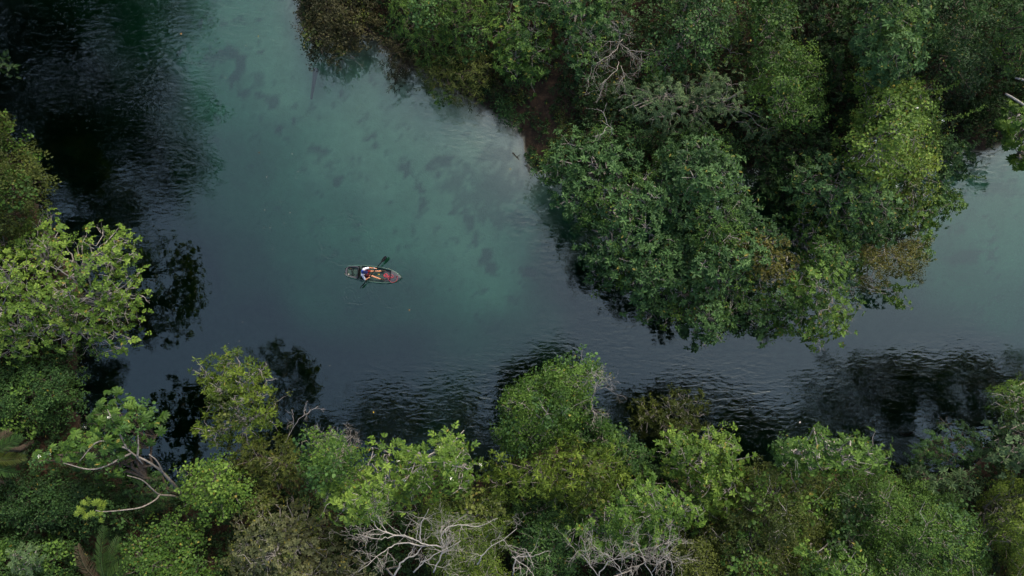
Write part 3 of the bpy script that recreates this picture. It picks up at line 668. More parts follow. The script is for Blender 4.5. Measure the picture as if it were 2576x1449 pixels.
tree('tree', 'tree', 'fresh green small-leaved tree at the water edge with a bleached twig fan beside it', 'small', 'mid',
     [(720, 1100), (780, 1083), (852, 1110), (912, 1130), (922, 1180), (862, 1232), (780, 1232), (760, 1160)], 5.5, 10, .8, .95, (820, 1165), BARK, SB)
tree('tree', 'tree', 'greyish olive tree with dull blunt leaves at the bottom left', 'roundleaf', 'grey',
     [(578, 1292), (648, 1230), (702, 1250), (780, 1270), (852, 1302), (864, 1340), (902, 1380), (932, 1449), (932, 1760), (560, 1760), (572, 1449), (558, 1380), (588, 1340)], 3.4, 7.0, .78, .95, (730, 1400), BARKW, SB, .05, twigs=.35, scale=.85, bare=8)
tree('tree', 'tree', 'broad-leaved lime-topped tree on the near bank left of the white-flowered tree', 'bigleaf', 'bright',
     [(830, 1235), (880, 1190), (925, 1118), (985, 1118), (1002, 1170), (1022, 1250), (962, 1322), (882, 1332), (828, 1290)], 6.5, 12, .75, .95, (920, 1240), BARKW, SB, .02, bare=4)
tree('shrub', 'shrub', 'dark shrub in the pit between the grey olive tree and the bleached dead tree', 'bigleaf', 'dark',
     [(850, 1305), (960, 1315), (1005, 1300), (1010, 1380), (960, 1449), (905, 1425)], 1.4, 3.4, .7, .9, (940, 1360), BARKD, SB)
tree('tree', 'tree', 'broad-leaved lime tree dotted with small white flowers at the water edge', 'bigleaf', 'bright',
     [(988, 1205), (1010, 1130), (1080, 1108), (1130, 1088), (1172, 1095), (1212, 1150), (1212, 1212), (1150, 1252), (1060, 1262), (1010, 1252)], 6.8, 12.5, .8, .95, (1110, 1180), BARKW, SB, .03, flowers=9, bare=18)
tree('tree', 'tree', 'feathery yellow-green tree at the bottom edge behind the bleached dead tree', 'fine', 'yellow',
     [(1050, 1272), (1100, 1240), (1170, 1230), (1272, 1233), (1302, 1300), (1282, 1380), (1292, 1449), (1292, 1760), (1080, 1760), (1100, 1449), (1080, 1380), (1050, 1322)], 6, 10, .8, .95, (1190, 1360), BARKW, SB, .004, twigs=.3, bare=14)
tree('tree', 'tree', 'small-leaved tree jutting highest into the river from the middle of the near bank', 'small', 'mid',
     [(1290, 960), (1340, 944), (1380, 928), (1410, 904), (1482, 898), (1518, 950), (1492, 1002), (1475, 1050), (1430, 1102), (1350, 1152), (1270, 1142), (1253, 1060), (1243, 1030)], 4.6, 9.0, .78, 1.0, (1370, 1090), BARKW, SB, .008, bare=10)
tree('tree', 'tree', 'dark small-leaved tree at the water edge below the jutting tree', 'small', 'deep',
     [(1390, 1115), (1475, 1052), (1532, 1058), (1602, 1100), (1642, 1140), (1622, 1192), (1560, 1202), (1500, 1130)], 3.6, 7.5, .8, .95, (1540, 1130), BARK, SB)
tree('tree', 'tree', 'dense yellow-green tree in the middle of the near bank', 'willow', 'yellow',
     [(1218, 1182), (1270, 1142), (1350, 1152), (1430, 1105), (1500, 1108), (1562, 1140), (1592, 1182), (1572, 1242), (1502, 1282), (1440, 1292), (1380, 1262), (1320, 1272), (1240, 1242)], 6.0, 10.5, .8, 1.0, (1410, 1200), BARK, SB, .02)
tree('tree', 'tree', 'dark green small-leaved tree at the bottom edge right of the bleached dead tree', 'small', 'deep',
     [(1268, 1262), (1380, 1262), (1442, 1300), (1442, 1380), (1442, 1760), (1292, 1760), (1292, 1449), (1290, 1330)], 4.5, 8.5, .85, 1.0, (1370, 1390), BARK, SB, .02)
tree('tree', 'tree', 'light green blunt-leaved tree above the bleached twig crown at the bottom edge', 'roundleaf', 'lime',
     [(1438, 1305), (1530, 1240), (1580, 1210), (1640, 1198), (1722, 1220), (1762, 1260), (1762, 1312), (1702, 1342), (1682, 1382), (1602, 1382), (1500, 1402), (1430, 1392), (1420, 1350)], 7.0, 11.5, .78, .95, (1590, 1310), BARKW, SB, .03, twigs=.35, bare=12)
tree('shrub', 'shrub', 'dark olive willow-leaved shrub standing in the black water off the near bank', 'willow', 'olive',
     [(1578, 1052), (1610, 1000), (1660, 988), (1722, 973), (1772, 1000), (1782, 1050), (1750, 1092), (1680, 1112), (1600, 1102)], .9, 3.0, .65, .8, (1680, 1075), BARKW, SB, 0, bare=6)
tree('tree', 'tree', 'pale lime broad-leaved tree at the water edge right of the dark willow-leaved shrub', 'bigleaf', 'bright',
     [(1648, 1102), (1690, 1083), (1760, 1098), (1800, 1078), (1862, 1118), (1884, 1160), (1874, 1222), (1852, 1292), (1780, 1322), (1732, 1232), (1690, 1182), (1660, 1152)], 6.0, 10.5, .78, .9, (1790, 1190), BARKW, SB, .03, bare=12)
tree('shrub', 'shrub', 'dark rosette-leaved shrub sunk in the shade left of the pale lime tree', 'rosette', 'dark',
     [(1560, 1182), (1640, 1152), (1702, 1190), (1722, 1232), (1640, 1240), (1580, 1235)], .9, 2.6, .6, .9, (1640, 1200), BARKD, SB)
tree('tree', 'tree', 'wide fine-leaved olive tree left of centre of the bottom right thicket', 'tiny', 'olive',
     [(1762, 1332), (1850, 1292), (1882, 1202), (1950, 1182), (2060, 1172), (2110, 1230), (2080, 1330), (2050, 1449), (2050, 1760), (1700, 1760), (1700, 1449), (1690, 1390)], 7.5, 12, 1.0, 1.0, (1900, 1350), BARKW, SB, .01, twigs=.2, bare=20)
tree('tree', 'tree', 'wide fine-leaved green tree filling the bottom right thicket under the dark feathery tree', 'tiny', 'mid',
     [(2060, 1172), (2180, 1182), (2250, 1182), (2350, 1242), (2430, 1270), (2492, 1302), (2502, 1380), (2462, 1449), (2462, 1760), (2050, 1760), (2050, 1449), (2080, 1330), (2110, 1230)], 7.5, 12.5, 1.0, 1.0, (2270, 1350), BARKW, SB, .01, twigs=.2, bare=20)
tree('tree', 'tree', 'large-leaved tree with a sunlit fringe at the top of the bottom right thicket', 'bigleaf', 'mid',
     [(1918, 1155), (1970, 1118), (2030, 1073), (2100, 1090), (2160, 1108), (2232, 1123), (2264, 1160), (2180, 1202), (2050, 1192), (1950, 1190)], 8.0, 13, .72, .95, (2090, 1180), BARKW, SB, .015, bare=8)
tree('tree', 'tree', 'dark green feathery tree at the black water right of the sunlit large-leaved fringe', 'feather', 'deep',
     [(2262, 1162), (2310, 1128), (2360, 1088), (2432, 1078), (2484, 1100), (2504, 1150), (2430, 1182), (2350, 1172)], 5.0, 9, .75, .95, (2390, 1130), BARKD, SB)
tree('tree', 'tree', 'narrow-leaved dull green tree in front of the dark feathery tree at the lower right', 'willow', 'blue',
     [(2248, 1172), (2350, 1172), (2420, 1182), (2462, 1222), (2442, 1262), (2370, 1242), (2298, 1212)], 6, 10, .75, .95, (2360, 1210), BARKD, SB)
tree('tree', 'tree', 'fine-leaved yellow-olive tree over the black water at the right edge', 'fine', 'lime',
     [(2478, 1002), (2520, 958), (2580, 943), (3150, 938), (3150, 1062), (2560, 1062), (2490, 1042)], 5.5, 11, .7, .8, (2610, 1030), BARKW, SB, .005, bare=10)
tree('tree', 'tree', 'grey-green large-leaved tree at the right edge below the yellow-olive tree', 'roundleaf', 'blue',
     [(2468, 1112), (2500, 1052), (2600, 1052), (3150, 1052), (3150, 1212), (2540, 1202), (2478, 1172)], 6, 13, .78, .9, (2590, 1120), BARK, SB, .005)
tree('tree', 'tree', 'feathery golden-green tree in the bottom right corner', 'fine', 'yellow',
     [(2488, 1212), (2560, 1195), (2740, 1202), (2740, 1760), (2520, 1760), (2540, 1449), (2505, 1380), (2482, 1302)], 7, 11.5, .8, .9, (2600, 1360), BARK, SB, .01)
tree('tree', 'tree', 'broad-leaved bright tree poking out of the bottom edge in front of the fine-leaved trees', 'bigleaf', 'lime',
     [(2035, 1449), (2000, 1385), (2050, 1342), (2130, 1370), (2202, 1390), (2262, 1449), (2262, 1760), (2030, 1760)], 11, 13.6, .7, .95, (2140, 1440), BARKW, SB, .03)
# --- tall trees just beyond the left edge: the photo shows their reflection in the dark water
for poly, z0_, z1_, b_, lb in (
        ([(-1100, -900), (-90, -900), (-80, -400), (-105, -300), (-1100, -300)], 6, 15, (-330, -420), 'tall dark tree beyond the upper left edge, farthest from the kayak, seen as a reflection'),
        ([(-1100, -300), (-105, -300), (-75, -180), (-85, -60), (-1100, -60)], 6, 15, (-330, -170), 'tall dark tree beyond the upper left edge seen only as a reflection in the water'),
        ([(-1100, -60), (-85, -60), (-70, 60), (-75, 200), (-85, 290), (-1100, 290)], 6, 15, (-330, 110), 'tall dark tree just off the left edge whose reflection blackens the water')):
    tree('tree', 'tree', lb, 'small', 'dark', poly, z0_, z1_, 1.8, 1.1, b_, BARKD, 'tall trees off the left edge', .0, .05, scale=1.7, vine=0)

# ------------------------------------------------------------------ bare dead trees
def dead_tree(label, mains, r0, g_seed, mat_, length=1.6, levels=3, base=None, spread=.75, flat=.5, kids=(3, 5)):
    """mains: list of polylines [(u, v, z), ...]; smaller branches are grown from them"""
    g = np.random.default_rng(g_seed); mb = MB()
    segs = []; r0 = r0 * .45
    for k, m in enumerate(mains):
        a = np.array(m, float); p = smooth_path(P(a[:, 0], a[:, 1], a[:, 2]), 5)
        p[1:-1] += g.normal(0, .025, p[1:-1].shape)
        rr = r0 * (1 if k == 0 else .72)
        rad = np.linspace(rr, max(rr * .25, .010), len(p)); mb.tube(p, rad, 7)
        segs.append((p, rad, length))
    cur = segs
    for lv in range(levels):
        nxt = []
        for p, rad, ln in cur:
            for _ in range(g.integers(kids[0], kids[1] + 1)):
                i = int(g.integers(max(1, int(len(p) * .25)), len(p)))
                t = nrm(p[min(i + 1, len(p) - 1)] - p[max(i - 1, 0)])
                d = nrm(t + g.normal(0, spread, 3) * np.array([1, 1, flat])); d[2] = d[2] * .7 + .08
                L = ln * g.uniform(.45, 1.0)
                n_ = 6; q = p[i] + np.linspace(0, 1, n_)[:, None] * d * L
                q[1:] += np.cumsum(g.normal(0, .045 * L, (n_ - 1, 3)), 0)
                rd = np.linspace(min(rad[i] * .65, .020), .0035, n_)
                mb.tube(q, rd, 4 if lv else 5, False); nxt.append((q, rd, ln * .55))
        cur = nxt
    b = P(mains[0][0][0], mains[0][0][1], mains[0][0][2])
    if base is not None:
        q = P(base[0], base[1], .5); z = float(gz(q[0], q[1])[0]); f = np.array([q[0], q[1], z - .2])
        mb.tube(wander(f[None], b[None], 6, g, .05)[0], np.linspace(r0 * 1.2, r0, 6), 7); b = np.array([f[0], f[1], z])
    o = mb.build('dead_tree', mat_, None, b, True); o.location = tuple(b)
    tag(o, label, 'dead tree', 'bare dead trees'); return o

dead_tree('bare grey twiggy tree standing before the black gap in the north bank forest',
          [[(1560, 105, 3.0), (1556, 90, 4.0)], [(1560, 108, 3.4), (1550, 125, 4.0), (1525, 145, 4.4), (1490, 165, 4.6)], [(1560, 105, 3.6), (1530, 105, 4.2), (1490, 95, 4.6)],
           [(1562, 110, 3.6), (1585, 125, 4.0), (1622, 130, 4.2)], [(1556, 155, 3.2), (1550, 175, 3.8), (1530, 195, 4.0), (1510, 212, 4.2)], [(1562, 165, 3.2), (1570, 190, 3.6), (1562, 205, 4.0)], [(1560, 100, 3.8), (1555, 70, 4.6), (1540, 55, 5)]],
          .055, 5, DEAD, 1.3, 3, (1575, 110), .8, .5)
dead_tree('bleached dead tree with crooked white limbs at the bottom edge left of centre',
          [[(990, 1452, 9.8), (1014, 1412, 10.2), (1044, 1396, 10.4), (1070, 1372, 10.6), (1119, 1375, 10.6)], [(1119, 1375, 10.6), (1070, 1370, 10.7), (1040, 1355, 10.9), (1000, 1346, 11.0), (960, 1355, 11.2), (915, 1350, 11.4)],
           [(1070, 1372, 10.6), (1003, 1367, 10.9), (960, 1392, 11.0), (900, 1440, 11.2)], [(1040, 1355, 10.8), (960, 1335, 11.1), (930, 1298, 11.4)], [(1060, 1365, 10.7), (1058, 1320, 11.0), (1078, 1280, 11.4)],
           [(1119, 1375, 10.6), (1110, 1345, 10.9), (1140, 1322, 11.0), (1200, 1325, 11.1), (1252, 1304, 11.3)], [(1090, 1440, 10.2), (1110, 1400, 10.6), (1125, 1370, 10.8), (1120, 1330, 11.2)],
           [(1200, 1420, 10.4), (1225, 1385, 10.8), (1300, 1330, 11.2)], [(1040, 1440, 10.2), (1080, 1405, 10.6), (1160, 1360, 11.0)]],
          .10, 11, DEAD, 1.25, 3, (1010, 1420), .8, .4)
dead_tree('bleached white branches of a fallen crown at the bottom edge right of the dead tree',
          [[(1290, 1445, 8.8), (1300, 1405, 9.2), (1340, 1398, 9.4), (1382, 1386, 9.6)], [(1288, 1400, 9.0), (1330, 1430, 9.2), (1345, 1452, 9.4)], [(1330, 1400, 9.3), (1325, 1385, 9.6), (1318, 1380, 9.7)]],
          .075, 17, DEAD, .9, 2, (1300, 1430), .8, .4)
dead_tree('bleached dense twig crown at the bottom edge below the blunt-leaved light green tree',
          [[(1500, 1460, 11.0), (1530, 1415, 11.4), (1570, 1402, 11.6), (1600, 1395, 11.8)], [(1505, 1450, 11.0), (1480, 1415, 11.6), (1462, 1395, 12.0)], [(1650, 1460, 11.0), (1625, 1420, 11.6), (1610, 1380, 12.0), (1600, 1362, 12.2)],
           [(1570, 1460, 11.0), (1550, 1420, 11.6), (1520, 1390, 12.0)], [(1680, 1470, 11.0), (1690, 1420, 11.6), (1670, 1385, 12.0), (1690, 1365, 12.2)], [(1640, 1440, 11.2), (1660, 1410, 11.7), (1690, 1390, 12.0)]],
          .055, 23, DEAD, 1.15, 3, (1590, 1440), .9, .5, (4, 6))
dead_tree('grey bleached twig fan over black water beside the fresh green small-leaved tree',
          [[(853, 1140, 6.8), (845, 1118, 7.2), (858, 1098, 7.6)], [(853, 1138, 6.8), (868, 1112, 7.2), (882, 1095, 7.6)], [(850, 1128, 7.0), (828, 1112, 7.4), (820, 1100, 7.6)], [(853, 1138, 6.9), (880, 1128, 7.2), (884, 1112, 7.5)]],
          .032, 29, DEAD, .8, 3, (850, 1150), .8, .5)
dead_tree('pinkish bare twigs at the right shoulder of the jutting small-leaved tree',
          [[(1488, 1002, 6.8), (1496, 985, 7.2), (1500, 965, 7.4), (1512, 950, 7.6)], [(1490, 1000, 6.8), (1505, 980, 7.3), (1526, 975, 7.6)], [(1488, 1000, 7.0), (1490, 1030, 7.2), (1502, 1046, 7.4)], [(1468, 955, 7.4), (1485, 940, 7.7), (1492, 925, 7.9)]],
          .036, 31, BARKW, .75, 3, (1440, 1060), .8, .5)
dead_tree('bare forked stem in the black pit left of the lime-topped tree',
          [[(805, 1248, 3.1), (790, 1230, 3.7), (760, 1205, 4.7)], [(805, 1248, 3.1), (818, 1232, 3.9), (830, 1205, 4.9), (838, 1195, 5.3)], [(805, 1270, 2.9), (830, 1245, 3.7), (860, 1232, 4.7)]],
          .06, 37, BARKW, .9, 2, (805, 1262), .7, .5, (2, 3))
dead_tree('thin dead branches reaching from the north bank shrub into the turquoise water',
          [[(852, 130, 1.2), (856, 145, .9), (863, 155, .6), (880, 168, .25)], [(863, 155, .7), (858, 170, .3)], [(870, 130, 1.2), (890, 148, .7), (915, 175, .25)], [(880, 128, 1.3), (885, 148, .8)]],
          .028, 41, BARKW, .5, 2, (860, 115), .6, .4, (2, 3))
dead_tree('bare twigs arching over water between the slender yellow tree and the green bank',
          [[(720, 1110, 4.2), (735, 1080, 4.6), (760, 1048, 5.0), (800, 1022, 5.2)], [(735, 1078, 4.6), (738, 1050, 5.0), (734, 1030, 5.2)], [(760, 1048, 5.0), (770, 1030, 5.2)]],
          .03, 43, BARKW, .6, 2, (715, 1130), .6, .5, (2, 3))
dead_tree('pale bare fork rising above the dark willow-leaved shrub in the black water',
          [[(1690, 1058, 2.2), (1702, 1040, 2.6), (1725, 1012, 3.2)], [(1695, 1050, 2.4), (1680, 1010, 3.0)], [(1704, 1036, 2.7), (1704, 1012, 3.2)]],
          .03, 47, BARKW, .5, 2, (1688, 1068), .6, .5, (2, 3))
dead_tree('pale bare stem curving through the upper left of the huge rosette tree',
          [[(1540, 336, 5.0), (1536, 320, 5.4), (1522, 310, 5.6)], [(1530, 318, 5.4), (1518, 335, 5.7), (1505, 340, 5.8)], [(1528, 312, 5.5), (1518, 285, 5.7), (1508, 278, 5.8)]],
          .035, 53, DEAD, .5, 2, (1545, 380), .6, .5, (2, 3))

# pale limbs of the palmate-leaved tree, reaching across the open gap
cec = [o for o in C.objects if o.name.startswith('cecropia_tree') and 'lower left' in o['label']][0]
mb = MB()
for pts, r_ in (([(466, 1262, 1.2), (445, 1228, 3.2), (425, 1205, 4.2), (400, 1180, 5.0), (370, 1160, 5.8), (340, 1145, 6.2), (318, 1128, 6.6)], .085),
                ([(346, 1148, 6.2), (348, 1122, 6.5), (347, 1090, 6.8)], .06), ([(410, 1190, 4.8), (395, 1160, 5.6), (375, 1143, 6)], .045), ([(345, 1150, 6), (360, 1168, 5.6)], .05),
                ([(466, 1262, 1.2), (440, 1248, 3.0), (402, 1244, 4.0), (385, 1232, 4.6), (358, 1208, 5.4), (320, 1196, 6.2)], .055),
                ([(402, 1244, 4.0), (390, 1258, 4.4), (355, 1276, 5.0), (310, 1283, 5.4), (262, 1287, 5.8), (240, 1284, 6.0)], .045),
                ([(320, 1128, 6.6), (250, 1110, 7), (200, 1160, 7)], .05), ([(330, 1140, 6.4), (240, 1180, 6.8), (160, 1165, 7.0)], .05), ([(320, 1130, 6.6), (290, 1070, 7), (270, 1030, 7.1)], .05)):
    a = np.array(pts, float); p = smooth_path(P(a[:, 0], a[:, 1], a[:, 2]), 6)
    mb.tube(p, np.linspace(r_, max(r_ * .4, .02), len(p)), 8)
mb.build('limb', BARK, cec, np.array(cec.location))
g5 = np.random.default_rng(5)
c5 = np.array([(205, 1276, 6.0), (228, 1270, 6.1), (250, 1275, 6.0), (215, 1292, 5.9), (262, 1298, 5.8), (200, 1288, 6.0), (240, 1284, 6.1)], float); c5 = np.repeat(c5, 3, 0)
p5 = P(c5[:, 0], c5[:, 1], c5[:, 2]) + g5.normal(0, .16, (len(c5), 3))
v, q, t = place_units('palmate', p5, np.array([0, 0, 1]) + g5.normal(0, .3, p5.shape), g5.normal(0, 1, p5.shape), np.full(len(p5), .72), g5.uniform(.55, .8, len(p5)), 0, g5)
o = mesh_obj('young_leaves', v, q, PAL['yellow'], cec, np.array(cec.location), {'tint': ('FACE', t)}); o['label'] = 'tuft of yellow young leaves at the branch end'

# long leafy shoots that stick out over the water and the creek mouth, and pale limbs at the right edge
def shoots(key, lst, pal, seed):
    o = [t for t in C.objects if 'label' in t and key in t['label'] and t.parent is None][0]; g = np.random.default_rng(seed)
    for pts in lst:
        a = np.array(pts, float); p = smooth_path(P(a[:, 0], a[:, 1], a[:, 2]), 8); mb = MB(); mb.tube(p, np.linspace(.022, .006, len(p)), 5, False)
        n = len(p) * 3; q = np.repeat(p, 3, 0) + g.normal(0, .03, (n, 3)); x = g.normal(0, 1, (n, 3)); z = np.array([0, 0, 1.0]) + g.normal(0, .4, (n, 3))
        lv = np.concatenate([leaf_v(.15, .075) @ np.stack([xx, np.cross(zz, xx), zz], -1).T + qq for xx, zz, qq in zip(nrm(x - (x * nrm(z)).sum(-1, keepdims=True) * nrm(z)), nrm(z), q)])
        mb.add(lv, (np.arange(n)[:, None, None] * 6 + LQ[None]).reshape(-1, 4)); nf = sum(len(k) for k in mb.q)
        mb.build('shoot', PAL[pal], o, np.array(o.location), False, {'tint': ('FACE', np.clip(g.normal(.6, .15, nf), 0, .9))})
shoots('tall lime tree smothered', [[(2362, 300, 4.2), (2400, 297, 4.3), (2445, 282, 4.4), (2478, 264, 4.5)], [(2355, 232, 5.0), (2385, 222, 5.0), (2412, 205, 5.2), (2432, 196, 5.2)]], 'lime', 61)
shoots('right tip of the north bank', [[(2385, 440, 2.2), (2430, 444, 2.2), (2478, 446, 2.2)], [(2345, 470, 3.0), (2385, 478, 2.8), (2412, 490, 2.6)]], 'mid', 62)
shoots('lower right of the north point', [[(2225, 715, 2.0), (2262, 720, 1.8), (2306, 720, 1.7)], [(2205, 728, 2.0), (2240, 760, 1.7), (2262, 775, 1.5)]], 'mid', 63)
o = [t for t in C.objects if 'label' in t and 'cut by the right edge' in t['label']][0]; mb = MB()
for pts in ([(2690, 330, 2.0), (2620, 290, 4.4), (2576, 264, 5.2), (2548, 246, 5.6), (2530, 236, 5.8)], [(2690, 240, 3.0), (2600, 208, 5.0), (2555, 196, 5.6)], [(2640, 300, 4.2), (2580, 282, 5.2), (2560, 292, 5.5)]):
    a = np.array(pts, float); q = smooth_path(P(a[:, 0], a[:, 1], a[:, 2]), 5); mb.tube(q, np.linspace(.09, .05, len(q)), 7)
mb.build('limb', BARKW, o, np.array(o.location))

# ------------------------------------------------------------------ palms
def frond(base, tip, L_leaf, pairs, g, sag=.5, lw=.05):
    n = 14; p = base + np.linspace(0, 1, n)[:, None] * (tip - base); p[:, 2] += np.sin(np.linspace(0, math.pi, n)) * sag
    mb = MB(); mb.tube(p, np.linspace(.03, .008, n), 5, False)
    vs = []; d = nrm(tip - base); side = nrm(np.cross(d, [0, 0, 1]))
    for k in range(pairs):
        f = .12 + .88 * k / pairs; c = base + f * (tip - base); c[2] += math.sin(math.pi * f) * sag
        l = L_leaf * (math.sin(math.pi * (.15 + .8 * f)) ** .6)
        for s in (-1, 1):
            x = nrm(side * s + d * (.55 + .5 * f) + np.array([0, 0, .15]) + g.normal(0, .09, 3)); z = nrm(np.array([0, 0, 1]) - x[2] * x); y = np.cross(z, x)
            vs.append(leaf_v(l, lw, .2, .35) @ np.stack([x, y, z], -1).T + c)
    v = np.concatenate(vs); nl = len(vs)
    q = (np.arange(nl)[:, None, None] * 6 + LQ[None]).reshape(-1, 4)
    mb.add(v, q)
    return mb, sum(len(x) for x in mb.q)
def palm(label, base, zc, fronds, group='palms in the lower left thicket'):
    g = np.random.default_rng(int(base[0]) + 900)
    c = P(base[0], base[1], zc); b = np.array([c[0], c[1], float(gz(c[0], c[1])[0])])
    root = thing('palm', label, 'palm', b, group)
    mb = MB(); mb.tube(wander((b - [0, 0, .2])[None], c[None], 6, g, .03)[0], np.linspace(.16, .12, 6), 8); mb.build('trunk', BARKD, root, b)
    for (u, v, z, pal) in fronds:
        m_, nf = frond(c.copy(), P(u, v, z), .50, 36, g, lw=.034)
        o = m_.build('frond', PAL[pal], root, b, False, {'tint': ('FACE', np.clip(g.normal(.5, .12, nf), 0, .9))})
        if pal == 'dry': o['label'] = 'dead brown frond'
    return root
palm('palm with a tall green frond and a dead brown frond at the bottom edge', (272, 1475), 4.0,
     [(264, 1322, 5.2, 'palm'), (195, 1372, 4.4, 'dry'), (330, 1400, 5.0, 'palm'), (240, 1560, 4.6, 'palm'), (340, 1520, 4.8, 'palm'), (180, 1480, 4.4, 'palm'), (300, 1350, 4.6, 'palm')])
palm('olive palm with its fronds fanning in from the left edge above the thicket', (-30, 1150), 4.6,
     [(58, 1098, 4.8, 'deep'), (66, 1150, 4.9, 'olive'), (45, 1190, 4.8, 'deep'), (28, 1085, 4.6, 'dry'), (-110, 1100, 5, 'palm'), (-90, 1220, 5, 'palm'), (5, 1215, 4.6, 'dry'), (-20, 1060, 5, 'palm')])

# ------------------------------------------------------------------ undergrowth over the soil
def build_undergrowth():
    g = np.random.default_rng(77)
    n = 72000
    xy = np.c_[g.uniform(-40, 40, n), g.uniform(-27, 27, n)]
    d = shore(xy) + (fbm(xy[:, 0] * .8 + 50, xy[:, 1] * .8 + 50, 3) - .47) * 1.1
    soil = wpoly([(1255, 235), (1330, 205), (1400, 215), (1440, 270), (1442, 330), (1400, 380), (1345, 418), (1300, 375), (1262, 310)])
    sd_ = sdf(soil, xy) + (fbm(xy[:, 0] * 1.3, xy[:, 1] * 1.3, 8) - .47) * 1.6
    pr = np.where(sd_ > 0, .42, 1.0)
    k = (d > .15) & (g.random(n) < pr)
    xy = xy[k]; n = len(xy); sd_ = sd_[k]
    hh = np.where(sd_ > -.3, g.uniform(.05, .25, n), g.uniform(.1, 1.0, n) + 1.1 * (fbm(xy[:, 0] * .5, xy[:, 1] * .5, 66) - .3).clip(0, 1))
    pos = np.c_[xy, gz(xy[:, 0], xy[:, 1]) + hh]
    Z = np.array([0, 0, 1.0]) + g.normal(0, .4, (n, 3)); X = g.normal(0, 1, (n, 3))
    t = np.clip(.35 + (fbm(xy[:, 0] * .6, xy[:, 1] * .6, 41) - .47) * 1.2 + g.normal(0, .1, n), 0, .85)
    v, q, tt = place_units('small', pos[::2], Z[::2], X[::2], t[::2], g.uniform(.8, 1.4, len(t[::2])), .02, g)
    v2, q2, t2 = place_units('bigleaf', pos[1::2], Z[1::2], X[1::2], t[1::2], g.uniform(.5, .9, len(t[1::2])), .03, g)
    o = mesh_obj('undergrowth', np.concatenate([v, v2]), np.concatenate([q, q2 + len(v)]), PAL['dark'], attr={'tint': ('FACE', np.concatenate([tt, t2]))})
    tag(o, 'dark leafy undergrowth covering the soil of both banks', 'undergrowth', kind='stuff')
build_undergrowth()

# ------------------------------------------------------------------ kayak, paddler, paddle, rope
def K(zx, zy, z=0.0):
    return P((1300 + zx * .15182) / 1.59006, (980 + zy * .15182) / 1.59006, z)
c0 = K(1280, 775, .15); _e = K(2010, 870, .15) - K(545, 680, .15); E1 = nrm(_e * [1, 1, 0]); E2 = np.array([-E1[1], E1[0], 0])
KO = np.array([c0[0], c0[1], 0.0]); KB = np.stack([E1, E2, [0, 0, 1]], -1)
def L(zx, zy, z): return (K(zx, zy, z) - KO) @ KB                     # photo detail -> kayak coordinates (x bow, y port, z up)
def Wd(p): return np.asarray(p, float) @ KB.T + KO
HULLM = plain('plastic_green', (.004, .024, .016), .42, .4, .35, 3)
DECKM = plain('plastic_deck_green', (.012, .030, .022), .55, .3, .4, 9)
GREYM = plain('plastic_grey', (.022, .022, .025), .6, .3, .25, 12)
BLACKM = plain('black_rubber', (.002, .002, .0025), .7, .12, .3, 10)
SKIN = plain('skin', (.27, .115, .055), .55, .3, .08, 9)
WHITE = plain('cloth_white', (.36, .37, .40), .9, .1, .06, 20)
BLUE = plain('cloth_blue', (.010, .032, .17), .85, .1, .1, 20)
NAVY = plain('cloth_navy', (.006, .008, .032), .85, .1, .1, 20)
MAROON = plain('cloth_maroon', (.11, .012, .014), .9, .1, .12, 20)
ROPEM = plain('rope_red', (.30, .022, .034), .8, .2, .15, 30)
CORDM = plain('cord_pale', (.14, .14, .12), .8, .2, .2, 30)
LEAFM = plain('dead_leaf_yellow', (.24, .17, .02), .7, .2, .2, 30)
LEAFO = plain('dead_leaf_orange', (.17, .08, .02), .7, .2, .2, 30)
LEAFW = plain('dead_leaf_pale', (.24, .23, .19), .7, .2, .2, 30)
BROWNM = plain('shoe_brown', (.018, .012, .007), .8, .2, .3, 30)

HX = np.array([-1.64, -1.60, -1.48, -1.2, -.8, -.4, 0, .4, .8, 1.05, 1.25, 1.42, 1.55, 1.62, 1.645])
HWd = np.array([.20, .27, .33, .39, .44, .47, .48, .475, .44, .385, .31, .215, .12, .05, .012])
def hw(x): return np.interp(x, HX, HWd)
ky = thing('kayak', 'green sit-on-top fishing kayak with a grey bow deck floating mid-river', 'kayak', KO)
def kbuild(mb, name, m, parent=ky, smooth=True):
    mb.v = [Wd(v) for v in mb.v]
    return mb.build(name, m, parent, np.array(parent.matrix_world.translation) if False else KO, smooth)
xs = np.interp(np.linspace(0, 1, 34), np.linspace(0, 1, len(HX)), HX); ws = hw(xs)
sheer = .235 + .05 * np.clip(xs / 1.6, 0, 1) ** 2 + .02 * np.clip(-xs / 1.6, 0, 1) ** 2
prof = [(0, -.11), (.55, -.10), (.86, -.05), (1.0, .06), (1.04, .14), (1.02, .20)]
rows = []
for x, w_, s in zip(xs, ws, sheer):
    k = np.clip((1.64 - abs(x)) / .35, .15, 1)
    r_ = [(x, w_ * a, (b if b < .2 else s - .03) * (k if b < 0 else 1)) for a, b in prof] + [(x, w_, s), (x, w_ - min(.03, w_ * .4), s + .012), (x, max(w_ - .065, w_ * .3), s)]
    rows.append([(p[0], -p[1], p[2]) for p in r_[::-1]] + r_[1:])
mb = MB(); mb.grid(rows)
for e in (0, -1):                                                    # close stern and stem
    ring = np.array(rows[e]); mb.add(np.concatenate([ring, ring.mean(0)[None]]), None, [(i, i + 1, len(ring)) if e else (i + 1, i, len(ring)) for i in range(len(ring) - 1)])
kbuild(mb, 'hull', HULLM)
def plate(x0, x1, inset, z, n=14, m=7, crown=0.0, zf=None):
    X_ = np.linspace(x0, x1, n); T_ = np.linspace(-1, 1, m)
    return [[(x, (hw(x) - inset if hw(x) > inset * 1.6 else hw(x) * .4) * t, (zf(x) if zf else z) + crown * (1 - t * t)) for t in T_] for x in X_]
mb = MB(); mb.grid(plate(-.78, 1.0, .062, .10, 24, 9))
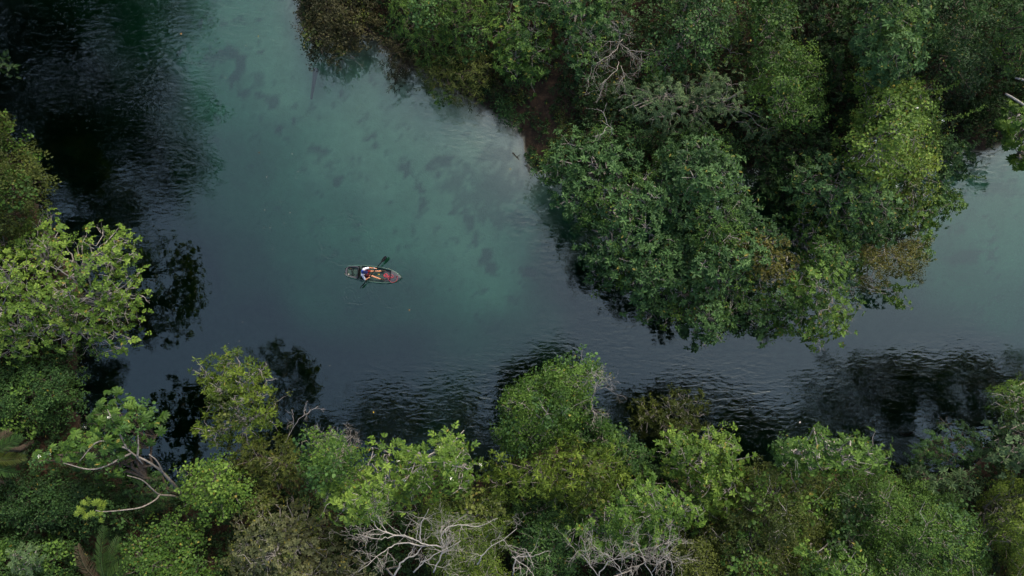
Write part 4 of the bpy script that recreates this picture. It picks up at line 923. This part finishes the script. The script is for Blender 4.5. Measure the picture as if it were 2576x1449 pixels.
for x in np.linspace(-.1, .85, 9):                                   # raised ribs of the footwell
    for y in (-.12, -.04, .04, .12):
        mb.tube([(x, y, .105), (x + .07, y, .105)], .012, 5)
kbuild(mb, 'cockpit_floor', DECKM)
mb = MB()
for sg in (-1, 1):                                                   # inner walls of the footwell
    X_ = np.linspace(-.78, 1.0, 20); mb.grid([[(x, sg * (hw(x) - .064), .235), (x, sg * (hw(x) - .085), .16), (x, sg * (hw(x) - .10), .10)] for x in X_])
kbuild(mb, 'side_wall', DECKM)
mb = MB(); mb.grid(plate(1.0, 1.60, .045, 0, 16, 9, .025, lambda x: .245 + .05 * (x / 1.6) ** 2)); mb.grid([[(1.0, y, .10), (1.0, y, .285)] for y in np.linspace(-.33, .33, 7)])
kbuild(mb, 'bow_deck', GREYM)
mb = MB(); mb.grid(plate(.62, 1.0, .15, .118, 8, 7)); kbuild(mb, 'foot_plate', GREYM)
mb = MB()                                                            # stern rim round the tank well
ring = [];
for t in np.linspace(0, 2 * math.pi, 40, endpoint=False):
    cx, cyy = math.cos(t), math.sin(t); cx = math.copysign(abs(cx) ** .45, cx); cyy = math.copysign(abs(cyy) ** .45, cyy)
    xi = -1.21 + .31 * cx; yi = .265 * cyy * (1 + .10 * cx)
    xo = -1.235 + .385 * cx; yo = (hw(xo) - .05) * cyy
    ring.append([(xo, yo, .25), (xi + .01 * cx, yi + .01 * cyy, .262), (xi, yi, .25), (xi - .01 * cx, yi - .01 * cyy, .13)])
mb.grid(np.array(ring + ring[:1])); kbuild(mb, 'stern_rim', GREYM)
mb = MB(); mb.grid(plate(-1.53, -.88, .10, .13, 12, 7))
for x in np.linspace(-1.44, -1.0, 7): mb.tube([(x, -.22, .134), (x, .22, .134)], .008, 5)
kbuild(mb, 'tank_well', DECKM)
mb = MB(); mb.grid(plate(-.87, -.70, .06, .245, 5, 9, .012)); kbuild(mb, 'rear_deck', DECKM)
for zx, zy in ((908, 573), (872, 873), (893, 660), (880, 787)):
    p = L(zx, zy, .26); big = zy in (573, 873); mb = MB()
    mb.tube([(p[0], p[1], .24), (p[0], p[1], .275)], .038 if big else .022, 12)
    kbuild(mb, 'rod_holder', BLACKM)
mb = MB()
for a, b in (((690, 600), (740, 820)), ((770, 600), (730, 700)), ((730, 700), (780, 790)), ((640, 640), (760, 640)), ((640, 790), (760, 800)), ((760, 640), (700, 790))):
    p, q = L(*a, .16), L(*b, .16); mb.tube(smooth_path([p, (p + q) / 2 + [0, .01, .02], q], 4), .011, 5)
kbuild(mb, 'bungee_cord', BLACKM)
mb = MB(); p, q = L(1740, 650, .29), L(1712, 920, .29); mb.tube(smooth_path([p, p * .5 + q * .5 + [0, 0, .035], q], 6), .016, 6); kbuild(mb, 'deck_strap', BLACKM)
mb = MB(); p = L(1895, 830, .31); mb.tube([p + [-.03, -.03, 0], p + [-.02, -.03, .03], p + [.02, .03, .03], p + [.03, .03, 0]], .012, 6); kbuild(mb, 'bow_handle', BLACKM)
for a in ((1690, 620), (1735, 650)):
    mb = MB(); p = L(*a, .27); mb.tube([p, p + [0, 0, .03]], .018, 8); kbuild(mb, 'deck_fitting', CORDM)
mb = MB()                                                            # seat: base, curved back
mb.grid([[(x, y, .20 + .03 * abs(y / .22) ** 3 + (.05 if x > -.36 else 0)) for y in np.linspace(-.23, .23, 7)] for x in np.linspace(-.74, -.30, 6)])
mb.grid([[(-.74 - .06 * t, .25 * s, .20 + .42 * t) for s in np.linspace(-1, 1, 8)] for t in np.linspace(0, 1, 5)])
kbuild(mb, 'seat', BLACKM)
mb = MB()
rim = [(-.45, .30, .30), (-.62, .31, .42), (-.78, .27, .56), (-.81, .12, .62), (-.81, -.12, .62), (-.78, -.27, .56), (-.62, -.31, .42), (-.45, -.30, .30)]
mb.tube(smooth_path(rim, 5), .018, 6); kbuild(mb, 'seat_frame', BLACKM)

# ---- paddler
def skin_mesh(name, joints, edges, m, parent, root=0, sub=2):
    me = bpy.data.meshes.new(name + '_rig'); me.from_pydata([tuple(Wd(j[0]) - KO) for j in joints], edges, []); me.update()
    o = bpy.data.objects.new(name + '_rig', me); C.objects.link(o)
    o.modifiers.new('skin', 'SKIN'); sm_ = o.modifiers.new('sub', 'SUBSURF'); sm_.levels = sub; sm_.render_levels = sub
    for i, j in enumerate(joints):
        r_ = j[1] if isinstance(j[1], tuple) else (j[1], j[1]); me.skin_vertices[0].data[i].radius = r_; me.skin_vertices[0].data[i].use_root = (i == root)
    dg = bpy.context.evaluated_depsgraph_get(); nm = bpy.data.meshes.new_from_object(o.evaluated_get(dg)); nm.name = name
    bpy.data.objects.remove(o, do_unlink=True); nm.materials.clear(); nm.materials.append(m)
    for p in nm.polygons: p.use_smooth = True
    ob = bpy.data.objects.new(name, nm); C.objects.link(ob); ob.parent = parent; return ob
pers = thing('person', 'person in a navy cap, white and blue shirt and maroon shorts paddling the kayak', 'person', KO)
hd = L(1035, 712, 1.08); pel = L(1065, 738, .30); ch = L(1000, 722, .66); nk = L(1018, 716, .86); ab = pel * .55 + ch * .45
shp, shs = L(1020, 632, .78), L(985, 800, .78)
elp, els = L(1160, 598, .54), L(1062, 922, .50); wrp, wrs = L(1302, 612, .57), L(1138, 872, .52)
PA, PB = L(945, 1125, .40), L(1600, 310, .64); hp = PA + (PB - PA) * .618; hs = PA + (PB - PA) * .336; pdir = nrm(PB - PA)
hip_p, hip_s = L(1105, 690, .30), L(1080, 790, .30); knp, kns = L(1245, 690, .43), L(1215, 808, .41)
anp, ans = L(1480, 690, .22), L(1460, 898, .22); top_, tos_ = L(1560, 680, .24), L(1545, 912, .24)
J = [(pel, (.15, .12)), (ab, (.15, .11)), (ch, (.165, .11)), (nk, .055), (nk * .4 + hd * .6 + [0, 0, -.02], .075), (hd, (.088, .098)), (hd + [.02, 0, .07], .06),
     (shp, .062), (elp, .042), (wrp, .028), (hp - .25 * (hp - wrp) * 0 + [0, 0, .022], (.038, .02)),
     (shs, .062), (els, .042), (wrs, .028), (hs + [0, 0, .022], (.038, .02)),
     (hip_p, .095), (knp, .058), (anp, .038), (top_, .035), (hip_s, .095), (kns, .058), (ans, .038), (tos_, .035)]
Ed = [(0, 1), (1, 2), (2, 3), (3, 4), (4, 5), (5, 6), (2, 7), (7, 8), (8, 9), (9, 10), (2, 11), (11, 12), (12, 13), (13, 14), (0, 15), (15, 16), (16, 17), (17, 18), (0, 19), (19, 20), (20, 21), (21, 22)]
def fingers(ip, hand, fwd, sgn):
    for k in range(4):                                               # four fingers over the shaft, thumb below it
        off = pdir * (.030 - .020 * k); ln = (.9, 1.05, 1.0, .8)[k]
        a = hand + off + fwd * .030 * ln + [0, 0, .020]; b = hand + off + fwd * .040 * ln + [0, 0, -.012]; c = hand + off + fwd * .012 + [0, 0, -.026]
        n = len(J); J.extend([(a, .0095), (b, .009), (c, .008)]); Ed.extend([(ip, n), (n, n + 1), (n + 1, n + 2)])
    n = len(J); J.extend([(hand + pdir * .045 * sgn + [0, 0, .008], .011), (hand + pdir * .05 * sgn + fwd * .022 + [0, 0, -.012], .0095)]); Ed.extend([(ip, n), (n, n + 1)])
fw = nrm(np.array([1.0, -.2, 0])); fw = nrm(fw - pdir * (fw @ pdir))
fingers(10, hp, fw, -1); fingers(14, hs, fw, 1)
skin_mesh('body', J, Ed, SKIN, pers)
lerp = lambda a, b, t: np.asarray(a) * (1 - t) + np.asarray(b) * t
skin_mesh('shirt', [(ab, (.165, .13)), (ch, (.19, .13)), (lerp(ch, nk, .7), .075), (shp, .078), (lerp(shp, elp, .55), .068), (lerp(shp, elp, .97), .060), (shs, .078), (lerp(shs, els, .55), .068), (lerp(shs, els, .95), .060), (lerp(pel, ab, .3), (.16, .13))],
          [(0, 1), (1, 2), (1, 3), (3, 4), (4, 5), (1, 6), (6, 7), (7, 8), (0, 9)], WHITE, pers)
yk = skin_mesh('shirt_yoke', [(lerp(ch, nk, .75) + [-.03, 0, .02], (.12, .085)), (lerp(nk, shp, .62) + [-.02, 0, .035], .075), (lerp(nk, shs, .62) + [-.02, 0, .035], .075), (lerp(ch, nk, .3) + [-.075, 0, 0], (.13, .07))], [(0, 1), (0, 2), (0, 3)], BLUE, pers)
yk['label'] = 'blue shoulder panel of the shirt'
skin_mesh('shorts', [(pel, (.165, .135)), (hip_p, .112), (lerp(hip_p, knp, .5), .100), (lerp(hip_p, knp, .85), .085), (hip_s, .112), (lerp(hip_s, kns, .5), .100), (lerp(hip_s, kns, .85), .085)], [(0, 1), (1, 2), (2, 3), (0, 4), (4, 5), (5, 6)], MAROON, pers)
for a, t in ((anp, top_), (ans, tos_)):
    skin_mesh('shoe', [(lerp(a, t, -.25) + [0, 0, -.03], .052), (lerp(a, t, .4) + [0, 0, 0], .056), (lerp(a, t, 1.0) + [.03, 0, .02], .052), (lerp(a, t, 1.1) + [.05, 0, .12], .045)], [(0, 1), (1, 2), (2, 3)], BROWNM, pers)
def ell(c, r, nu=14, nv=9, zmin=-1.0, fwd=None):
    th = np.linspace(math.asin(zmin), math.pi / 2 * .999, nv); ph = np.linspace(0, 2 * math.pi, nu + 1)
    return [[(c[0] + r[0] * math.cos(a) * math.cos(b), c[1] + r[1] * math.cos(a) * math.sin(b), c[2] + r[2] * math.sin(a)) for b in ph] for a in th]
mb = MB(); mb.grid(ell(hd + [.0, 0, .03], (.118, .105, .105), zmin=-.1)); kbuild(mb, 'cap', NAVY, pers); cap = bpy.data.objects[-1] if False else [o for o in pers.children if o.name.startswith('cap')][-1]
mb = MB(); br = []
for a in np.linspace(-1.15, 1.15, 12): br.append([(hd[0] + .10 * math.cos(a) * q + (.09 if q > 1.2 else 0) * math.cos(a), hd[1] + .10 * math.sin(a) * q, hd[2] + .028 - .02 * (q - 1) + dz) for q, dz in ((.95, .006), (1.25, .004), (1.28, -.004), (.95, -.004))])
mb.grid(br); kbuild(mb, 'cap_brim', NAVY, cap)
mb = MB(); mb.grid(ell(hd + [-.012, 0, -.01], (.096, .098, .085), zmin=-.75)); kbuild(mb, 'hair', BROWNM, pers)
fz = hd + [.088, 0, -.045]
mb = MB(); mb.grid(ell(fz + [.018, 0, -.02], (.020, .014, .026), 8, 5)); kbuild(mb, 'nose', SKIN, pers)
for s in (-1, 1):
    mb = MB(); mb.grid(ell(fz + [.004, s * .032, .012], (.010, .013, .009), 8, 5)); kbuild(mb, 'eye', BLACKM, pers)
    mb = MB(); mb.grid(ell(hd + [0, s * .10, -.04], (.022, .010, .032), 8, 5)); kbuild(mb, 'ear', SKIN, pers)
mb = MB(); mb.grid(ell(fz + [.002, 0, -.062], (.008, .024, .006), 8, 5)); kbuild(mb, 'mouth', plain('lip', (.16, .05, .04), .5), pers)
mb = MB(); mb.tube([lerp(elp, wrp, .93), lerp(elp, wrp, 1.04)], .036, 10); o = kbuild(mb, 'wristband', WHITE, pers)
mb = MB()
mb.tube(smooth_path([L(1100, 640, .70), L(1110, 690, .62), L(1090, 760, .60), L(1060, 800, .62)], 5), .030, 6)
mb.tube(smooth_path([L(1050, 800, .64), L(1110, 790, .58), L(1165, 765, .50), L(1240, 760, .44)], 5), .024, 6)
kbuild(mb, 'strap', BLACKM, pers)

# ---- paddle: shaft and two blades
pd = thing('paddle', 'black double-bladed kayak paddle held across the kayak', 'paddle', KO)
mb = MB(); mb.tube(np.linspace(0, 1, 8)[:, None] * (PB - PA) * .86 + PA + (PB - PA) * .07, .026, 8); kbuild(mb, 'shaft', BLACKM, pd)
pl = np.linalg.norm(PB - PA); sidev = nrm(np.cross(pdir, [0, 0, 1]))
for base, d_, tilt in ((PA + (PB - PA) * .14, -pdir, 1.25), (PB - (PB - PA) * .20, pdir, .15)):
    up = nrm(np.cross(sidev, pdir)); s_ = sidev * math.cos(tilt) + up * math.sin(tilt); nn = np.cross(d_, s_)
    pr = [(0, .018), (.08, .045), (.18, .085), (.30, .095), (.40, .085), (.46, .05), (.475, .01)]
    mb = MB()
    mb.grid([[base + d_ * a * (1.05 if tilt < 1 else .8) + s_ * b * c + nn * (e + .03 * (c * c) * b / .09) for c, e in ((-1, 0), (-.5, .008), (0, .012), (.5, .008), (1, 0), (.5, -.006), (0, -.006), (-.5, -.006), (-1, 0))] for a, b in pr])
    kbuild(mb, 'blade', BLACKM, pd)

# ---- rope on the bow, leaves aboard and afloat
pts = []
g9 = np.random.default_rng(9)
for k in range(46):
    a = k * .55; r_ = 42 + 12 * math.sin(k * 1.3); pts.append((1600 + r_ * math.cos(a) + g9.normal(0, 4), 800 + r_ * math.sin(a) * .95 + g9.normal(0, 4), .30 + .03 * g9.random()))
for x, y in ((1650, 860), (1700, 875), (1750, 870), (1790, 850), (1800, 820), (1770, 790), (1720, 790), (1690, 810), (1640, 790), (1690, 850), (1750, 860), (1820, 840), (1775, 845), (1690, 830), (1640, 850), (1680, 910), (1710, 950), (1760, 980), (1830, 975), (1885, 940), (1905, 880), (1890, 830), (1915, 825), (1900, 845), (1880, 825)):
    pts.append((x, y, .31))
rp = np.array([L(*p) for p in pts]); mb = MB(); mb.tube(smooth_path(rp, 4), .007, 5)
mb.v = [Wd(v) for v in mb.v]; o = mb.build('rope', ROPEM, None, KO + [0, 0, .3]); o.location = tuple(KO + [0, 0, .3]); tag(o, 'tangled red rope lying on the grey bow deck of the kayak', 'rope')
def dead_leaf(pos, size, m, label, ang, group='fallen leaves'):
    v = leaf_v(size, size * .62, .2, .12) - [size / 2, 0, 0]; v = v @ rotz(ang).T + pos + [0, 0, .012]
    o = mesh_obj('fallen_leaf', v, LQ, m, None, pos); o.location = tuple(float(c) for c in pos); tag(o, label, 'leaf', group)
dead_leaf(Wd(L(1420, 770, .125)), .12, LEAFM, 'yellow leaf on the kayak floor between the paddler\'s feet', .1)
dead_leaf(Wd(L(690, 615, .15)), .08, LEAFO, 'orange leaf in the stern tank well of the kayak', .8)
dead_leaf(Wd(L(630, 770, .15)), .09, LEAFW, 'pale leaf in the stern tank well of the kayak', 2.0)
for u, v, s, m, lb in ((456, 85, .12, LEAFO, 'pale orange leaf afloat on turquoise water at the upper left'), (940, 1037, .12, LEAFM, 'yellow leaf afloat on the dark ripples below the kayak'),
                       (2012, 1062, .16, LEAFW, 'pale leaf afloat on black water beside the dark willow-leaved shrub'), (1284, 425, .09, LEAFM, 'small yellow leaf afloat by the stick at the sandy bank'),
                       (652, 384, .07, LEAFO, 'small orange leaf afloat in the middle of the turquoise water'), (650, 91, .07, LEAFM, 'small yellow leaf afloat near the brown shrub'),
                       (1030, 780, .09, LEAFO, 'small orange leaf afloat just below the bow of the kayak')):
    dead_leaf(P(u, v, .004), s, m, lb, u * .7)
for u, v in ((735, 387), (750, 432), (745, 447), (671, 445), (706, 507), (666, 528), (730, 535), (714, 562), (680, 573), (663, 573), (686, 627), (567, 195), (620, 115), (560, 1150 * .8), (575, 960 * .9), (602, 858), (830, 1022 * .9), (610, 900 * .9)):
    dead_leaf(P(u, v, .004), .05, LEAFW, 'tiny pale speck of leaf drifting on open water left of the kayak', u, 'tiny pale leaves drifting on the water')
# ---- stick on the sandy shore
mb = MB(); g8 = np.random.default_rng(8)
for pth, r_ in (([(1289, 384, .05), (1297, 392, .12), (1306, 402, .05)], .035), ([(1300, 396, .12), (1309, 388, .3)], .022), ([(1297, 392, .12), (1291, 383, .28)], .02)):
    a = np.array(pth); q = smooth_path(P(a[:, 0], a[:, 1], a[:, 2]), 4); mb.tube(q, np.linspace(r_, r_ * .5, len(q)), 6)
b = P(1297, 392, 0); o = mb.build('driftwood', BARKD, None, b); o.location = tuple(b); tag(o, 'short dark forked driftwood stick in the shallows at the sandy bank', 'driftwood')
# ---- sunken log
a = np.array([(795, 172, -.5), (790, 205, -.6), (783, 250, -.8)], float); mb = MB(); mb.tube(smooth_path(P(a[:, 0], a[:, 1], a[:, 2]), 5), np.linspace(.16, .06, 11), 8)
b = P(790, 205, -.6); o = mb.build('sunken_log', BARKD, None, b); o.location = tuple(b); tag(o, 'dark sunken log under turquoise water below the brown shrub', 'log')
